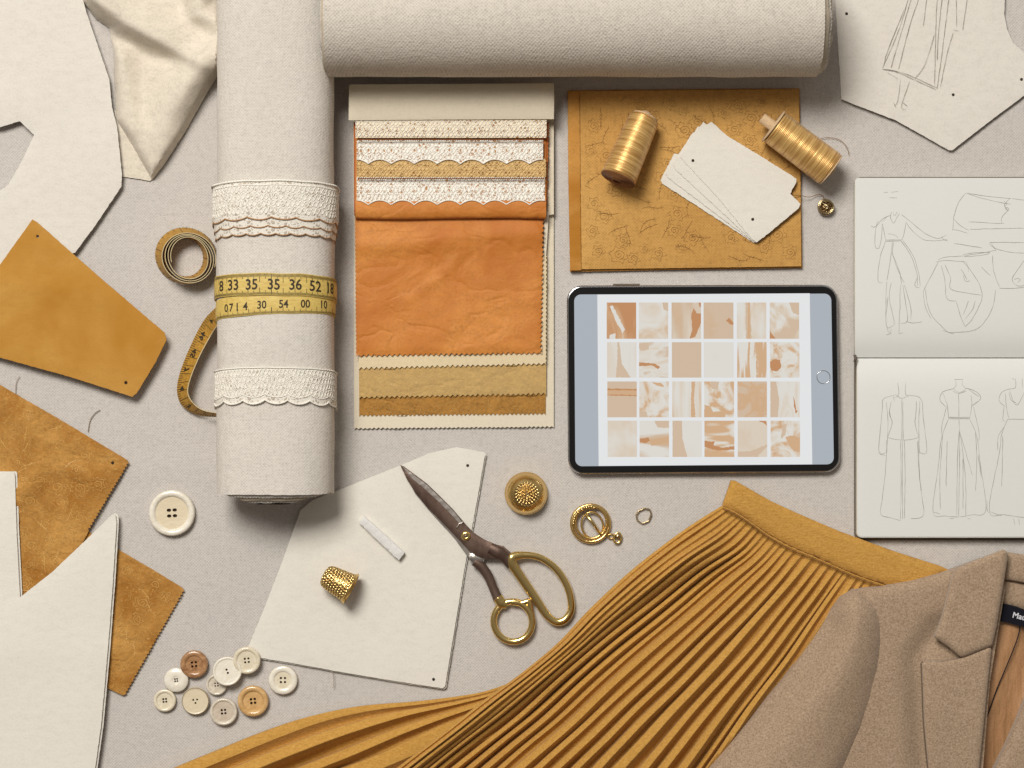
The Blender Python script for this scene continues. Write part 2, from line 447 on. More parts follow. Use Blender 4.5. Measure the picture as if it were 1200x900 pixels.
def shell(name, a, b, rough=.22, sc=70):
    m = NT(name); n = m.noise(sc, 4, .6, scale=(1, 1.8, 1), dist=1.5); v = m.noise(240, 3, .5)
    k = m.ramp(n, [(.3, a), (.7, b)])
    return m.fin(k, rough, m.bump(n, .25, .001), Coat_Weight=.35, Coat_Roughness=.12)

# ------------------------------------------------------------ the surface
def make_table():
    nx, ny = 150, 120; v = []; uv = []
    for i in range(nx):
        for j in range(ny):
            px = -500 + 2200 * i / (nx - 1); py = -450 + 1800 * j / (ny - 1)
            z = .0009 * n3(px, py, .006, 1) + .0004 * n3(px, py, .02, 2) - .0013
            z += .0012 * math.exp(-((py - 551 - .01 * (px - 200)) / 9.) ** 2) * max(0, min(1, (px - 60) / 80)) * max(0, min(1, (300 - px) / 60))
            v.append(P(px, py, z))
    f = [tuple(reversed(q)) for q in grid_faces(nx, ny)]
    o = mesh_obj('tablecloth_surface', v, f, M['table']); tag(o, 'pale grey linen cloth spread flat under everything', kind='structure')
make_table()

# ------------------------------------------------------------ vertical and horizontal rolls
class Roll:
    """superelliptic roll lying on the table; axis 'y' or 'x'; s runs along the visible arc"""
    def __init__(s, cen, a, h, n=2.35, axis='y', z0=0.0005):
        s.c, s.a, s.h, s.n, s.axis, s.z0 = cen, a, h, n, axis, z0
        th = np.linspace(0, 2 * math.pi, 721); x, z = s.raw(th, 0)
        s.th = th; s.arc = np.r_[0, np.cumsum(np.hypot(np.diff(x), np.diff(z)))]
    def raw(s, th, off):
        c, q = np.cos(th), np.sin(th); e = 2 / s.n
        return (s.a + off) * np.sign(c) * np.abs(c) ** e, s.z0 + s.h / 2 + (s.h / 2 + off) * np.sign(q) * np.abs(q) ** e
    def at_s(s, u, off=0):      # u = arc length from the crest, positive to the right
        top = np.interp(math.pi / 2, s.th, s.arc); L = s.arc[-1]
        th = np.interp((top - u) % L, s.arc, s.th); x, z = s.raw(np.array(th), off); return float(x), float(z)
    def point(s, u, along, off=0):
        x, z = s.at_s(u, off)
        return Vector((s.c + x, along, z)) if s.axis == 'y' else Vector((along, s.c - x, z))
    def quarter(s): return s.arc[-1] / 4
def roll_mesh(name, rl, a0, a1, mat, parent, lay_end, n_arc=96, seed=0):
    """outer cloth + inward steps at the end lay_end (0 none): layers that stick out a little"""
    L = rl.arc[-1]; na = 60; v = []; uv = []
    for i in range(na):
        al = a0 + (a1 - a0) * i / (na - 1)
        for k in range(n_arc):
            u = -L / 2 + L * k / n_arc
            off = (.0011 if seed == 0 else .0005) * mnoise.noise(Vector((al * 12, u * 26, seed))) + .0005 * mnoise.noise(Vector((al * 45, u * 20, seed + 4)))
            jit = 0
            if i == na - 1: jit = .0009 * mnoise.noise(Vector((u * 90, seed, 1)))
            v.append(rl.point(u, al + jit, off)); uv.append((u, al))
    f = grid_faces(na, n_arc, False, True)
    return mesh_obj(name, v, f, mat, parent, True, uv=uv)
def roll_layers(rl, end, sgn, parent, mats, seed=3, outs=(.0, .0035, .006, .008, .0095), gap=.0026, arch=0.):
    """cut layers of the cloth seen at the end of the roll, each a ring with thickness; a dark one paints the shade of the hollow"""
    for k, o_ in enumerate(outs):
        ina = gap * (k) + .0005; inb = ina + gap * .72; n = 96; v = []; L = rl.arc[-1]
        for q in (0, 1, 2, 3):
            for i in range(n):
                u = -L / 2 + L * i / n
                wav = .0011 * mnoise.noise(Vector((u * 55, seed + k, 0))) + .0005 * mnoise.noise(Vector((u * 200, seed + k, 0)))
                rad = -(ina if q in (0, 1) else inb) + (.0005 * mnoise.noise(Vector((u * 40, k, seed))))
                xx = min(1, abs(rl.at_s(u)[0]) / rl.a / (1 - .125 * k * (arch > 0)))
                al = end + sgn * (o_ * (1 - arch * xx ** 10) + wav) if q in (1, 2) else end - sgn * .02
                v.append(rl.point(u, al, rad))
        mesh_obj('cloth_and_shade_layer', v, grid_faces(4, n, False, True), mats[k % len(mats)], parent)

xv = (255 + 391.5) / 2; zt = .068
rv = Roll(P(xv, 0, zt * .5).x, 136.5 / 2 * S * (H - zt / 2) / H, zt, 2.5, 'y')
y_end = P(0, 580, zt).y
rollv = thing('fabric_roll', (rv.c, (y_end + .36) / 2, 0), 'upright roll of ivory linen standing vertically in the picture, bound with lace and tape', 'fabric roll')
roll_mesh('outer_cloth', rv, y_end + .68, y_end, M['roll'], rollv, 1)
roll_layers(rv, y_end, -1, rollv, [M['roll_core'], M['roll'], M['roll_core'], M['roll'], M['dark']], outs=(-.0005, .0028, .0052, .0074, .0086), arch=1)  # the last, dark layer paints the shade inside the hollow roll
rad = 66 * S
rh = Roll(P(0, 24, .05).y, 65.5 * S * (H - .05) / H, .098, 2.06, 'x')
x0 = P(384, 0, .05).x; x1 = P(958, 0, .05).x
rollh = thing('fabric_roll', ((x0 + x1) / 2, rh.c, 0), 'thick grey-beige canvas roll lying sideways across the top edge', 'fabric roll')
roll_mesh('outer_cloth', rh, x0, x1, M['roll2'], rollh, 1, seed=8)
roll_layers(rh, x1, 1, rollh, [M['roll2'], M['roll_core']], seed=11, outs=(-.0005, .0038, .0062, .0074))
roll_layers(rh, x0, -1, rollh, [M['roll2'], M['roll_core']], seed=15, outs=(.0, .002, .003))

# wrapped bands on the vertical roll
def band(name, ytop, ybot, off, mat, parent, scal=None, u0=-1.45, u1=1.45, tilt=0., nt_=8, thick=.0008, warp=0., seed=0, bow=.0045):
    q = rv.quarter(); nu = 220; v = []; uv = []
    A, B = P(0, ytop, zt).y, P(0, ybot, zt).y
    def yy(u, t):
        y = A + (B - A) * t + tilt * (u / q) - bow * min(1.5, abs(u / q)) ** 2.2 + warp * mnoise.noise(Vector((u * 25, seed, 0))) + .0005 * mnoise.noise(Vector((u * 60, t * .5, seed)))
        if scal: 
            p, amp = scal; ph = abs(math.sin(math.pi * (u / p) + seed)); y -= amp * (ph ** .7) * t
        return y
    for i in range(nu):
        u = (u0 + (u1 - u0) * i / (nu - 1)) * q
        for j in range(nt_):
            t = j / (nt_ - 1); edge = (.0004 if j in (0, nt_ - 1) else 0)
            v.append(rv.point(u, yy(u, t), off + thick - edge)); uv.append((u, (1 - t) * abs(A - B)))
        v.append(rv.point(u, yy(u, 1), off - .0004)); uv.append((u, 0))
        v.append(rv.point(u, yy(u, 0), off - .0004)); uv.append((u, 0))
    nn = nt_ + 2; f = grid_faces(nu, nn, False, True)
    o = mesh_obj(name, v, f, mat, parent, True, uv=uv, sharp=50)
    return o, yy
def crochet(yy, rows, amp, pitch, off, r, mat, parent, name='crochet_cords'):
    mb = MB(); q = rv.quarter()
    for ri_, t0 in enumerate(rows):
        for ph in (0, math.pi):
            pts = [rv.point(u, yy(u, t0 + amp * math.sin(2 * math.pi * u / pitch + ph + ri_ * 1.7) + .02 * mnoise.noise(Vector((u * 300, t0 * 9, ph)))), off + r * .4 + .0003 * abs(math.sin(u * 3000))) for u in (q * (-1.4 + 2.8 * i / 420) for i in range(421))]
            v, f = tube_vf(pts, r, 4); mb.add(v, f)
    return mesh_obj(name, mb.v, mb.f, mat, parent)
def cord(yy, t, off, r, mat, parent, name='edge_cord', u0=-1.45, u1=1.45, bumpy=0):
    q = rv.quarter(); n = 240
    pts = []
    for i in range(n):
        u = (u0 + (u1 - u0) * i / (n - 1)) * q
        pts.append(rv.point(u, yy(u, t), off + r * .6 + (bumpy * (i % 3 == 0))))
    v, f = tube_vf(pts, r, 6); return mesh_obj(name, v, f, mat, parent)
lt = thing('lace_trim', (rv.c, P(0, 245, 0).y, 0), 'layered ivory scalloped lace wound round the linen roll above the yellow tape', 'lace trim', 'lace bands round the roll')
o, yy = band('lower_layer', 222, 273, .0006, M['lace_roll'], lt, (.0125, .0018), seed=2.3); cord(yy, 1, .0008, .0005, M['lace_brown'], lt)
o, yy = band('middle_layer', 220, 264, .0016, M['lace_roll'], lt, (.0145, .002), seed=.6); cord(yy, 1, .0018, .0005, M['lace_brown'], lt)
o, yy = band('top_layer', 211, 254, .0026, M['lace_roll'], lt, (.0195, .0026), seed=0); cord(yy, 1, .003, .0006, M['lace_brown'], lt)
crochet(yy, (.24, .42, .60, .78), .08, .0075, .0032, .0004, M['lace_cord'], lt)
cord(yy, 0.02, .003, .0009, M['lace_cord'], lt, 'header_cord', bumpy=.0006); cord(yy, 0.13, .003, .0006, M['lace_cord'], lt, 'header_cord', bumpy=.0005)
lt = thing('lace_trim', (rv.c, P(0, 450, 0).y, 0), 'single narrow ivory lace band round the lower end of the linen roll', 'lace trim', 'lace bands round the roll')
o, yy = band('lace_band', 430, 468, .0008, M['lace_roll'], lt, (.0185, .0036), seed=.9)
crochet(yy, (.16, .34, .52, .70), .09, .0065, .0014, .0004, M['lace_cord'], lt)
cord(yy, 1, .0012, .0007, M['lace_cord'], lt, bumpy=.0005); cord(yy, .82, .0014, .0005, M['lace_cord'], lt, bumpy=.0004); cord(yy, 0.02, .0014, .0006, M['lace_cord'], lt, 'header_cord', bumpy=.0005)

# ------------------------------------------------------------ text
_tc = {}
def text_mesh(s, ext=0):
    if s in _tc: return _tc[s]
    cu = bpy.data.curves.new('txt', 'FONT'); cu.body = s; cu.size = 1; cu.align_x = 'CENTER'; cu.align_y = 'CENTER'; cu.resolution_u = 3; cu.offset = .018
    ob = bpy.data.objects.new('txt', cu); C.objects.link(ob); bpy.context.view_layer.update()
    me = bpy.data.meshes.new_from_object(ob.evaluated_get(bpy.context.evaluated_depsgraph_get()))
    v = [tuple(x.co) for x in me.vertices]; f = [tuple(p.vertices) for p in me.polygons]
    bpy.data.objects.remove(ob); bpy.data.curves.remove(cu); bpy.data.meshes.remove(me)
    _tc[s] = (v, f); return v, f

# ------------------------------------------------------------ measuring tape
mt = thing('measuring_tape', (P(235, 350, 0).x, P(235, 350, 0).y, 0), 'yellow measuring tape wound round the linen roll, its coiled end beside it', 'measuring tape')
def tape_print(yy, off, items, size, tt, ticks_top, name):
    mb = MB(); q = rv.quarter()
    for s_, u in items:
        v, f = text_mesh(s_)
        mb.add([rv.point(u + x * size * .85, yy(u + x * size * .85, tt) + y * size, off) for x, y, z in v], f)
    for k in range(-95, 96):
        u = k * q * 1.3 / 95; ln = .17 if k % 5 else (.26 if k % 10 else .42)
        for side in ticks_top:
            t0, t1 = (0.03, ln) if side == 0 else (1 - ln * .8, .97)
            du = .00019
            mb.add([rv.point(u - du, yy(u - du, t0), off), rv.point(u + du, yy(u + du, t0), off), rv.point(u + du, yy(u + du, t1), off), rv.point(u - du, yy(u - du, t1), off)], [(0, 1, 2, 3)])
    mesh_obj(name, mb.v, mb.f, M['ink'], mt, False)
o, yy = band('lower_tape_turn', 344, 368, .0006, M['tape'], mt, nt_=5, thick=.0006, seed=5, tilt=.0030)
xs = lambda px: (px - xv) * S * .965
tape_print(yy, .0014, [('0', xs(268)), ('7', xs(275)), ('1', xs(283)), ('4', xs(293)), ('30', xs(312)), ('54', xs(337)), ('00', xs(362)), ('10', xs(385))], .0095, .55, (1,), 'lower_print')
o, yy = band('upper_tape_turn', 320, 346, .0018, M['tape'], mt, nt_=5, thick=.0006, seed=9, tilt=-.0006)
tape_print(yy, .0026, [('8', xs(262)), ('33', xs(279)), ('35', xs(301)), ('35', xs(326)), ('36', xs(350)), ('52', xs(373)), ('18', xs(394))], .0125, .53, (0, 1), 'upper_print')
def ribbon_vf(e0, e1, th=.0005):
    n = len(e0); v = []
    for a, b in zip(e0, e1): v += [a, b]
    return v, [(2 * i, 2 * i + 1, 2 * i + 3, 2 * i + 2) for i in range(n - 1)]
# loop standing beside the roll
lo_ = resample(smooth_path([(262, 354), (250, 363), (236, 380), (219, 415), (209, 444), (208, 463), (215, 477), (234, 487), (262, 489)], 80), 70)
li_ = resample(smooth_path([(268, 368), (260, 375), (250, 388), (235, 415), (224, 441), (220, 459), (226, 472), (239, 481), (262, 485)], 80), 70)
zo = lambda t: .004 + .034 * max(0, 1 - t / .22) ** 1.5
E0 = [P(x, y, zo(i / 69)) for i, (x, y) in enumerate(lo_)]
E1 = [P(x, y, zo(i / 69) + .011) for i, (x, y) in enumerate(li_)]
v, f = ribbon_vf(E0, E1); mesh_obj('loose_loop', v, f, M['tape_back_shaded'], mt)
v, f = tube_vf(E1, .00045, 5); mesh_obj('loop_edge', v, f, M['tape_edge'], mt)
mb = MB()
for k in range(2, 66):
    a, b = E0[k], E1[k]; t = (E0[k + 1] - a).normalized(); ln = .3 if k % 4 else .9; up = Vector((0, 0, .0005)) + (a - b).normalized() * 0
    mb.add([a + up, a + t * .0004 + up, a + t * .0004 + (b - a) * ln + up, a + (b - a) * ln + up], [(0, 1, 2, 3)])
for k, s_ in ((9, '4'), (17, '46'), (26, '45'), (34, '7'), (43, '4'), (52, '3')):
    a, b = E0[k], E1[k]; t = (E0[k + 1] - E0[k - 1]).normalized(); w_ = (b - a); wn = w_.normalized(); v_, f_ = text_mesh(s_)
    m_ = (a + b) / 2 + Vector((0, 0, .0007)) + (Vector((-1, .3, .6)).normalized() * .0004)
    mb.add([m_ + t * x * .008 - wn * y * .008 for x, y, z in v_], f_)
mesh_obj('loop_print', mb.v, mb.f, M['ink'], mt, False)
# coil
def coil():
    c0 = (216.5, 300.5); turns = 3.6; n = 300; e0 = []; e1 = []
    for i in range(n):
        t = i / (n - 1); a = .35 - turns * 2 * math.pi * (1 - t); r = (23 + 9.5 * t ** 1.0) + 1.2 * math.sin(a * 2.1 + 1) + .8 * math.sin(a * .9)
        rb = r - 3.5 + 8.5 * t ** 1.5
        e0.append(P(c0[0] + rb * math.cos(a), c0[1] + rb * math.sin(a), .0006)); e1.append(P(c0[0] + 4 + (r - 1) * math.cos(a), c0[1] + 1.5 + (r - 1) * math.sin(a), .0165 + .0006 * math.sin(a * 1.3)))
    v, f = ribbon_vf(e0, e1); mesh_obj('tape_coil', v, f, M['tape_back_shaded'], mt)
    v, f = tube_vf(e1, .0004, 5); mesh_obj('coil_edge', v, f, M['tape_edge'], mt)
    mb = MB()
    for k in range(4, n - 4, 3):
        for sg in (1, -1):
            a, b = e0[k], e1[k]; t = (e0[k + 1] - a).normalized(); nn = t.cross(b - a).normalized() * .0002 * sg; ln = .3 if (k // 3) % 5 else .85
            mb.add([a + nn, a + t * .0004 + nn, a + t * .0004 + (b - a) * ln + nn, a + (b - a) * ln + nn], [(0, 1, 2, 3)])
    mesh_obj('coil_print', mb.v, mb.f, M['ink'], mt, False)
coil()

# ------------------------------------------------------------ cut pattern pieces on the left
def gentle(z0, amp=.0006, sc=.012, seed=0):
    return lambda x, y, d: z0 + amp * n3(x, y, sc, seed)
def piece(name, label, cat, layers, mat, group=None, marks=(), **k):
    """a cut piece: list of (outline, z, thickness) layers, the first one on top"""
    (x, y) = np.array(layers[0][0]).mean(0)
    t = thing(name, P(x, y, 0), label, cat, group)
    for i, (o, z, th) in enumerate(layers):
        kk = dict(k)
        if i: kk['seed'] = k.get('seed', 0) + 31 + i
        sheet('top_layer' if i == 0 else 'under_layer', o, z, th, mat, t, **kk)
    for (mx, my) in marks:
        z = layers[0][1]; z = z(mx, my, 9) if callable(z) else z
        v, f = lathe_vf([(.0013, -.0002), (.0013, .0002), (.0001, .0003)], 12); pp = P(mx, my, z)
        mesh_obj('punch_hole_shade', [Vector(a) + pp for a in v], f, M['dark'], t)  # dark disc painting the shade inside a punched hole
    return t
rag_o = [(90, -40), (97, 2), (112, 22), (130, 34), (136, 60), (134, 100), (136, 140), (150, 162), (178, 211), (190, 196), (216, 156), (242, 110), (268, 74), (268, -40)]
def seg_d(x, y, pl):
    best = 1e9; side = 0; tt = 0
    for i in range(len(pl) - 1):
        (ax, ay), (bx, by) = pl[i], pl[i + 1]; ex, ey = bx - ax, by - ay; L = ex * ex + ey * ey
        t = max(0, min(1, ((x - ax) * ex + (y - ay) * ey) / L)); dx, dy = x - ax - t * ex, y - ay - t * ey; d = math.hypot(dx, dy)
        if d < best: best = d; side = 1 if ex * dy - ey * dx > 0 else -1; tt = (i + t) / (len(pl) - 1)
    return best, side, tt
def rag_z(x, y, d):
    dd, s_, t = seg_d(x, y, [(80, -35), (112, -2), (150, 27), (190, 48), (225, 68), (300, 100)])
    a = .033 * (1 - .45 * t) * math.exp(-(dd / (48 if s_ < 0 else 13)) ** 2)
    dd, s_, t = seg_d(x, y, [(270, 50), (240, 72), (218, 98), (200, 130), (186, 168), (178, 205)])
    b = .032 * (1 - .75 * t) * math.exp(-(dd / (30 if s_ > 0 else 24)) ** 2)
    dd, s_, t = seg_d(x, y, [(262, 30), (235, 14), (225, -30)])
    c_ = .026 * math.exp(-(dd / 20) ** 2)
    dd, s_, t = seg_d(x, y, [(140, 70), (150, 110), (158, 150)])
    e_ = .009 * math.exp(-(dd / 16) ** 2)
    z = .0035 + (a ** 3 + b ** 3 + c_ ** 3 + e_ ** 3) ** (1 / 3) + .0018 * n3(x, y, .03, 4)
    z = min(z, .040); e = min(1, d / 9)
    return .0012 + (z - .0012) * (1 - (1 - e) ** 2)
rag_o = [(90, -40), (97, 2), (112, 22), (128, 33), (133, 60), (134, 100), (136, 140), (150, 162), (178, 211), (190, 196), (216, 156), (242, 110), (262, 78), (262, -40)]
t = thing('draped_cloth', P(185, 90), 'cream wool cloth falling in soft folds left of the upright roll', 'cloth')
sheet('folded_cloth', rag_o, rag_z, .0015, M['wool_cream'], t, step=3.2, jit=.5, sp=3, inset=(1, 2.5, 4.5, 7))
sheet('lower_corner', [(134, 128), (144, 207), (176, 212), (182, 205), (160, 150)], .001, .0008, M['wool_cream'], t, jit=.3, step=8)

piece('pattern_piece', 'large cream felt pattern piece with a notch filling the upper left corner', 'pattern piece',
      [([(-30, -40), (86, -40), (96, -5), (101, 14), (128, 93), (131, 125), (137, 148), (143, 205), (142, 219), (113, 262), (88, 296), (60, 304), (20, 312), (-30, 316), (-30, 230), (0, 224), (10, 216), (26, 188), (40, 158), (23, 142), (0, 149), (-30, 152)], gentle(.0064, .0012, .012), .0016)],
      M['felt'], jit=.5, step=14, seed=1)
piece('pattern_piece', 'smooth mustard suede piece with a pointed top overlapping the cream felt', 'pattern piece',
      [([(38, 257), (43, 260), (118, 326), (193, 390), (195, 398), (182, 425), (160, 461), (155, 465), (80, 441), (0, 419), (-30, 411), (-30, 350), (0, 310)], lambda x, y, d: .0105 + .0010 * n3(x, y, .012, 3) + .0014 * math.exp(-((y - 330 - .1 * x) / 18) ** 2) * min(1, d / 20), .0016)],
      M['mustard'], jit=.4, step=9, seed=2, holes=[circle(44, 277, 1.9, 10), circle(147.5, 448.5, 2.1, 10)])
br = lambda x, y, d: .0030 + .0008 * n3(x, y, .03, 5) + .0030 * math.exp(-(seg_d(x, y, [(15, 590), (55, 545), (95, 555), (150, 585)])[0] / 12) ** 2) * min(1, d / 18) + .0022 * math.exp(-(seg_d(x, y, [(0, 470), (60, 520), (100, 515)])[0] / 13) ** 2) * min(1, d / 18)
t2 = piece('brocade_piece', 'crumpled mustard brocade offcut with a zigzag edge pointing right', 'fabric offcut',
      [([(-30, 430), (0, 451), (76, 495), (149, 539), (151, 543), (104, 622), (75, 680), (40, 740), (-30, 740)], lambda x, y, d: br(x, y, d) + .002, .0014)],
      M['brocade'], 'brocade offcuts', jit=.4, step=6, seed=3, pink={4: (2.0, 4.2)}, holes=[circle(132, 542.5, 2.0, 10)])
t3 = piece('brocade_piece', 'lower mustard brocade offcut half hidden under the white pattern piece', 'fabric offcut',
      [([(20, 560), (108, 626), (137, 643), (180, 668), (214, 689), (216, 693), (148, 813), (144, 815), (125, 806), (60, 780), (10, 700)], lambda x, y, d: .0022 + .0005 * n3(x, y, .03, 8) + .0012 * math.exp(-(seg_d(x, y, [(130, 760), (170, 770)])[0] / 10) ** 2) * min(1, d / 14), .0012)],
      M['brocade'], 'brocade offcuts', jit=.4, step=7, seed=4, pink={5: (2.0, 4.2)})
bl = [(-30, 553), (18, 553), (19, 556), (21, 620), (25, 700), (62, 670), (100, 634), (133, 602), (137, 603), (138, 612), (134, 680), (128, 760), (120, 850), (113, 900), (108, 940), (-30, 940)]
pw = lambda x, y, d: .0100 + .0012 * n3(x, y, .012, 6) + .0008 * math.exp(-((y - 765) / 22) ** 2)
piece('pattern_piece', 'off-white felt pattern piece with a deep V notch at the lower left corner', 'pattern piece',
      [([(x - (1.6 if x > 0 else 0), y + (1 if y < 700 else 0)) for x, y in bl], pw, .0016), ([(x + 1.2, y - (.5 if y < 700 else 0)) for x, y in bl], lambda x, y, d: pw(x, y, d) - .0024, .0016)],
      M['felt2'], jit=.35, step=14, seed=5)

cp = [(536, 524), (552, 527), (568, 530), (570, 533), (560, 590), (545, 672), (533, 745), (523, 806), (520, 808), (460, 799), (400, 789), (340, 778), (290, 770), (288, 766), (310, 712), (332, 655), (352, 598), (366, 586), (393, 576), (430, 561), (470, 545), (505, 531)]
piece('pattern_piece', 'cream felt pattern piece under the scissors and chalk, doubled in two layers', 'pattern piece',
      [([(x - (1.6 if x > 500 else 0), y - (1.4 if y > 750 else 0)) for x, y in cp], gentle(.0040, .0008, .011, 7), .0014), (cp, gentle(.0018, .0003, .01, 9), .0012)],
      M['felt2'], jit=.4, step=16, seed=6, marks=[(548, 545.5), (508, 796)])
tr = [(976, -40), (980, 20), (986, 116), (1000, 122), (1050, 141), (1112, 176), (1116, 176), (1160, 142), (1200, 112), (1240, 84), (1240, 78), (1215, 68), (1200, 62), (1187, 50), (1180, 34), (1177, 18), (1179, -40)]
t4 = piece('pattern_piece', 'cream card pattern piece at the top right with a pencilled skirt on it', 'pattern piece',
      [(tr, gentle(.004, .0006, .01, 10), .0016)], M['felt'], jit=.35, step=16, seed=7, marks=[(992, 16), (1117, 111), (1197, 93)])
Z = .0052
sk = [[(1072, -30), (1055, 30), (1034, 80)], [(1076, -30), (1060, 25), (1044, 79)], [(1083, -20), (1066, 30), (1053, 81)], [(1034, 81), (1048, 83), (1073, 94), (1097, 105)],
      [(1034, 81), (1060, 86), (1098, 103)], [(1098, 104), (1104, 60), (1114, -20)], [(1102, 102), (1110, 62), (1117, 38)], [(1117, 35), (1124, 36)], [(1128, 35), (1136, -20)],
      [(1100, -20), (1097, 20), (1095, 100)], [(1106, -20), (1100, 35), (1098, 70)], [(1095, 40), (1084, 75), (1072, 92)], [(1088, -20), (1082, 30)], [(1040, 85), (1052, 92)],
      [(1055, 93), (1052, 118), (1048, 124)], [(1066, 95), (1060, 112), (1056, 126), (1062, 128)], [(1047, 120), (1050, 126)], [(1058, 120), (1063, 124)], [(1036, 76), (1040, 60), (1060, 10)], [(1120, -20), (1121, 30)]]
v, f = lines_vf(sk, Z, .75, 3); mesh_obj('pencil_sketch', v, f, M['pencil_dark'], t4, False)

# ------------------------------------------------------------ embroidery motifs
def rose(cx, cy, r, rr):
    out = []; n = int(5 + rr.random() * 3)
    pts = []
    for i in range(26):
        a = i * .55 + rr.random() * .2; q = r * i / 26; pts.append((cx + q * math.cos(a), cy + q * .85 * math.sin(a)))
    out.append(pts)
    for k in range(n):
        a = 2 * math.pi * k / n + rr.random() * .4; c1 = (cx + r * 1.15 * math.cos(a - .5), cy + r * math.sin(a - .5)); c2 = (cx + r * 1.7 * math.cos(a), cy + r * 1.45 * math.sin(a)); c3 = (cx + r * 1.15 * math.cos(a + .5), cy + r * math.sin(a + .5))
        out.append([c1, c2, c3])
    return out
def stem(x, y, a, L, rr):
    out = []; pts = [(x, y)]
    for i in range(6):
        a += (rr.random() - .5) * .8; x += L / 6 * math.cos(a); y += L / 6 * math.sin(a); pts.append((x, y))
        if i in (1, 2, 4):
            for sg in (1, -1):
                b = a + sg * .9; l = L * .16; tip = (x + l * math.cos(b), y + l * math.sin(b))
                out.append([(x, y), (x + l * .6 * math.cos(b + .35), y + l * .6 * math.sin(b + .35)), tip, (x + l * .6 * math.cos(b - .35), y + l * .6 * math.sin(b - .35)), (x, y)])
    out.append(pts); return out
def motifs(poly, n, seed, margin=8, avoid=None):
    rr = random.Random(seed); a = np.array(poly); mn, mx = a.min(0), a.max(0); out = []; k = 0; tries = 0; cs = []
    while k < n and tries < n * 60:
        tries += 1; x = mn[0] + rr.random() * (mx[0] - mn[0]); y = mn[1] + rr.random() * (mx[1] - mn[1])
        p = np.array([[x, y]])
        if not inside(poly, p)[0] or edge_dist([poly], p)[0] < margin: continue
        if any(math.dist((x, y), c) < 17 for c in cs): continue
        cs.append((x, y)); out += rose(x, y, 4 + rr.random() * 3.5, rr) if rr.random() < .55 else stem(x, y, rr.random() * 6.3, 26, rr); k += 1
    return [[q for q in pl if inside(poly, np.array([q]))[0]] for pl in out]
def mo(parent, poly, n, seed, z, mat, wd=.7):
    ms = [m for m in motifs(poly, n, seed) if len(m) > 1]
    v, f = lines_vf(ms, z, wd, seed, .5); mesh_obj('embroidered_flowers', v, f, mat, parent, False)
mo(t2, [(0, 455), (76, 498), (147, 542), (104, 615), (60, 690), (0, 730)], 46, 5, lambda x, y: br(x, y, 30) + .0023, M['stitch_gold'], .6)
mo(t3, [(138, 648), (212, 692), (150, 805), (128, 800)], 12, 9, lambda x, y: .0028 + .0005 * n3(x, y, .03, 8) + .0012 * math.exp(-(seg_d(x, y, [(130, 760), (170, 770)])[0] / 10) ** 2), M['stitch_gold'], .6)

# ------------------------------------------------------------ swatch book
sb = thing('swatch_book', P(530, 300), 'swatch book of lace strips, orange leather and gold cloth samples on a cream backing', 'swatch book')
sheet('backing_card', [(414, 120), (649, 120), (649, 300), (649, 501), (415, 503)], .0016, .0012, M['cream_card'], sb, pink={3: (1.6, 5.2)}, jit=.2)
sheet('bronze_swatch', [(420, 300), (639.5, 300), (639.5, 486), (421, 488)], lambda x, y, d: .0028 + .0003 * n3(x, y, .05, 1), .0009, M['bronze'], sb, pink={2: (2.2, 5)}, step=8)
sheet('sand_swatch', [(420.5, 300), (641, 300), (640, 463), (421, 467)], lambda x, y, d: .0052 + .0004 * n3(x, y, .04, 2), .0018, M['sand'], sb, pink={2: (2.6, 6)}, step=8)
sheet('cotton_swatch', [(420, 300), (641, 300), (640.5, 427.5), (420.5, 433)], .0074, .0016, M['cream_cotton'], sb, pink={2: (2.6, 6), 1: (1.2, 5)})
sheet('side_backing', [(639, 146), (649, 146), (649, 251), (643, 252), (640, 300), (637, 300)], .0078, .004, M['cream_card'], sb)
def ozf(x, y, d):
    z = .0098 + .0007 * n3(x, y, .02, 4) + .0009 * n3(x * .5, y, .06, 14) * .5
    z += .0028 * math.exp(-((y - 280 - 6 * math.sin(x * .018)) / 13) ** 2)
    z += .0010 * math.exp(-(seg_d(x, y, [(480, 350), (520, 322), (545, 290)])[0] / 4) ** 2) + .0008 * math.exp(-(seg_d(x, y, [(550, 404), (590, 398)])[0] / 3) ** 2)
    return z
sheet('orange_swatch', [(415.5, 248), (638, 248), (635, 415), (417, 418)], ozf, .002, M['orange'], sb, pink={1: (2.4, 5.5), 2: (2.5, 6), 3: (1, 5)}, step=5)
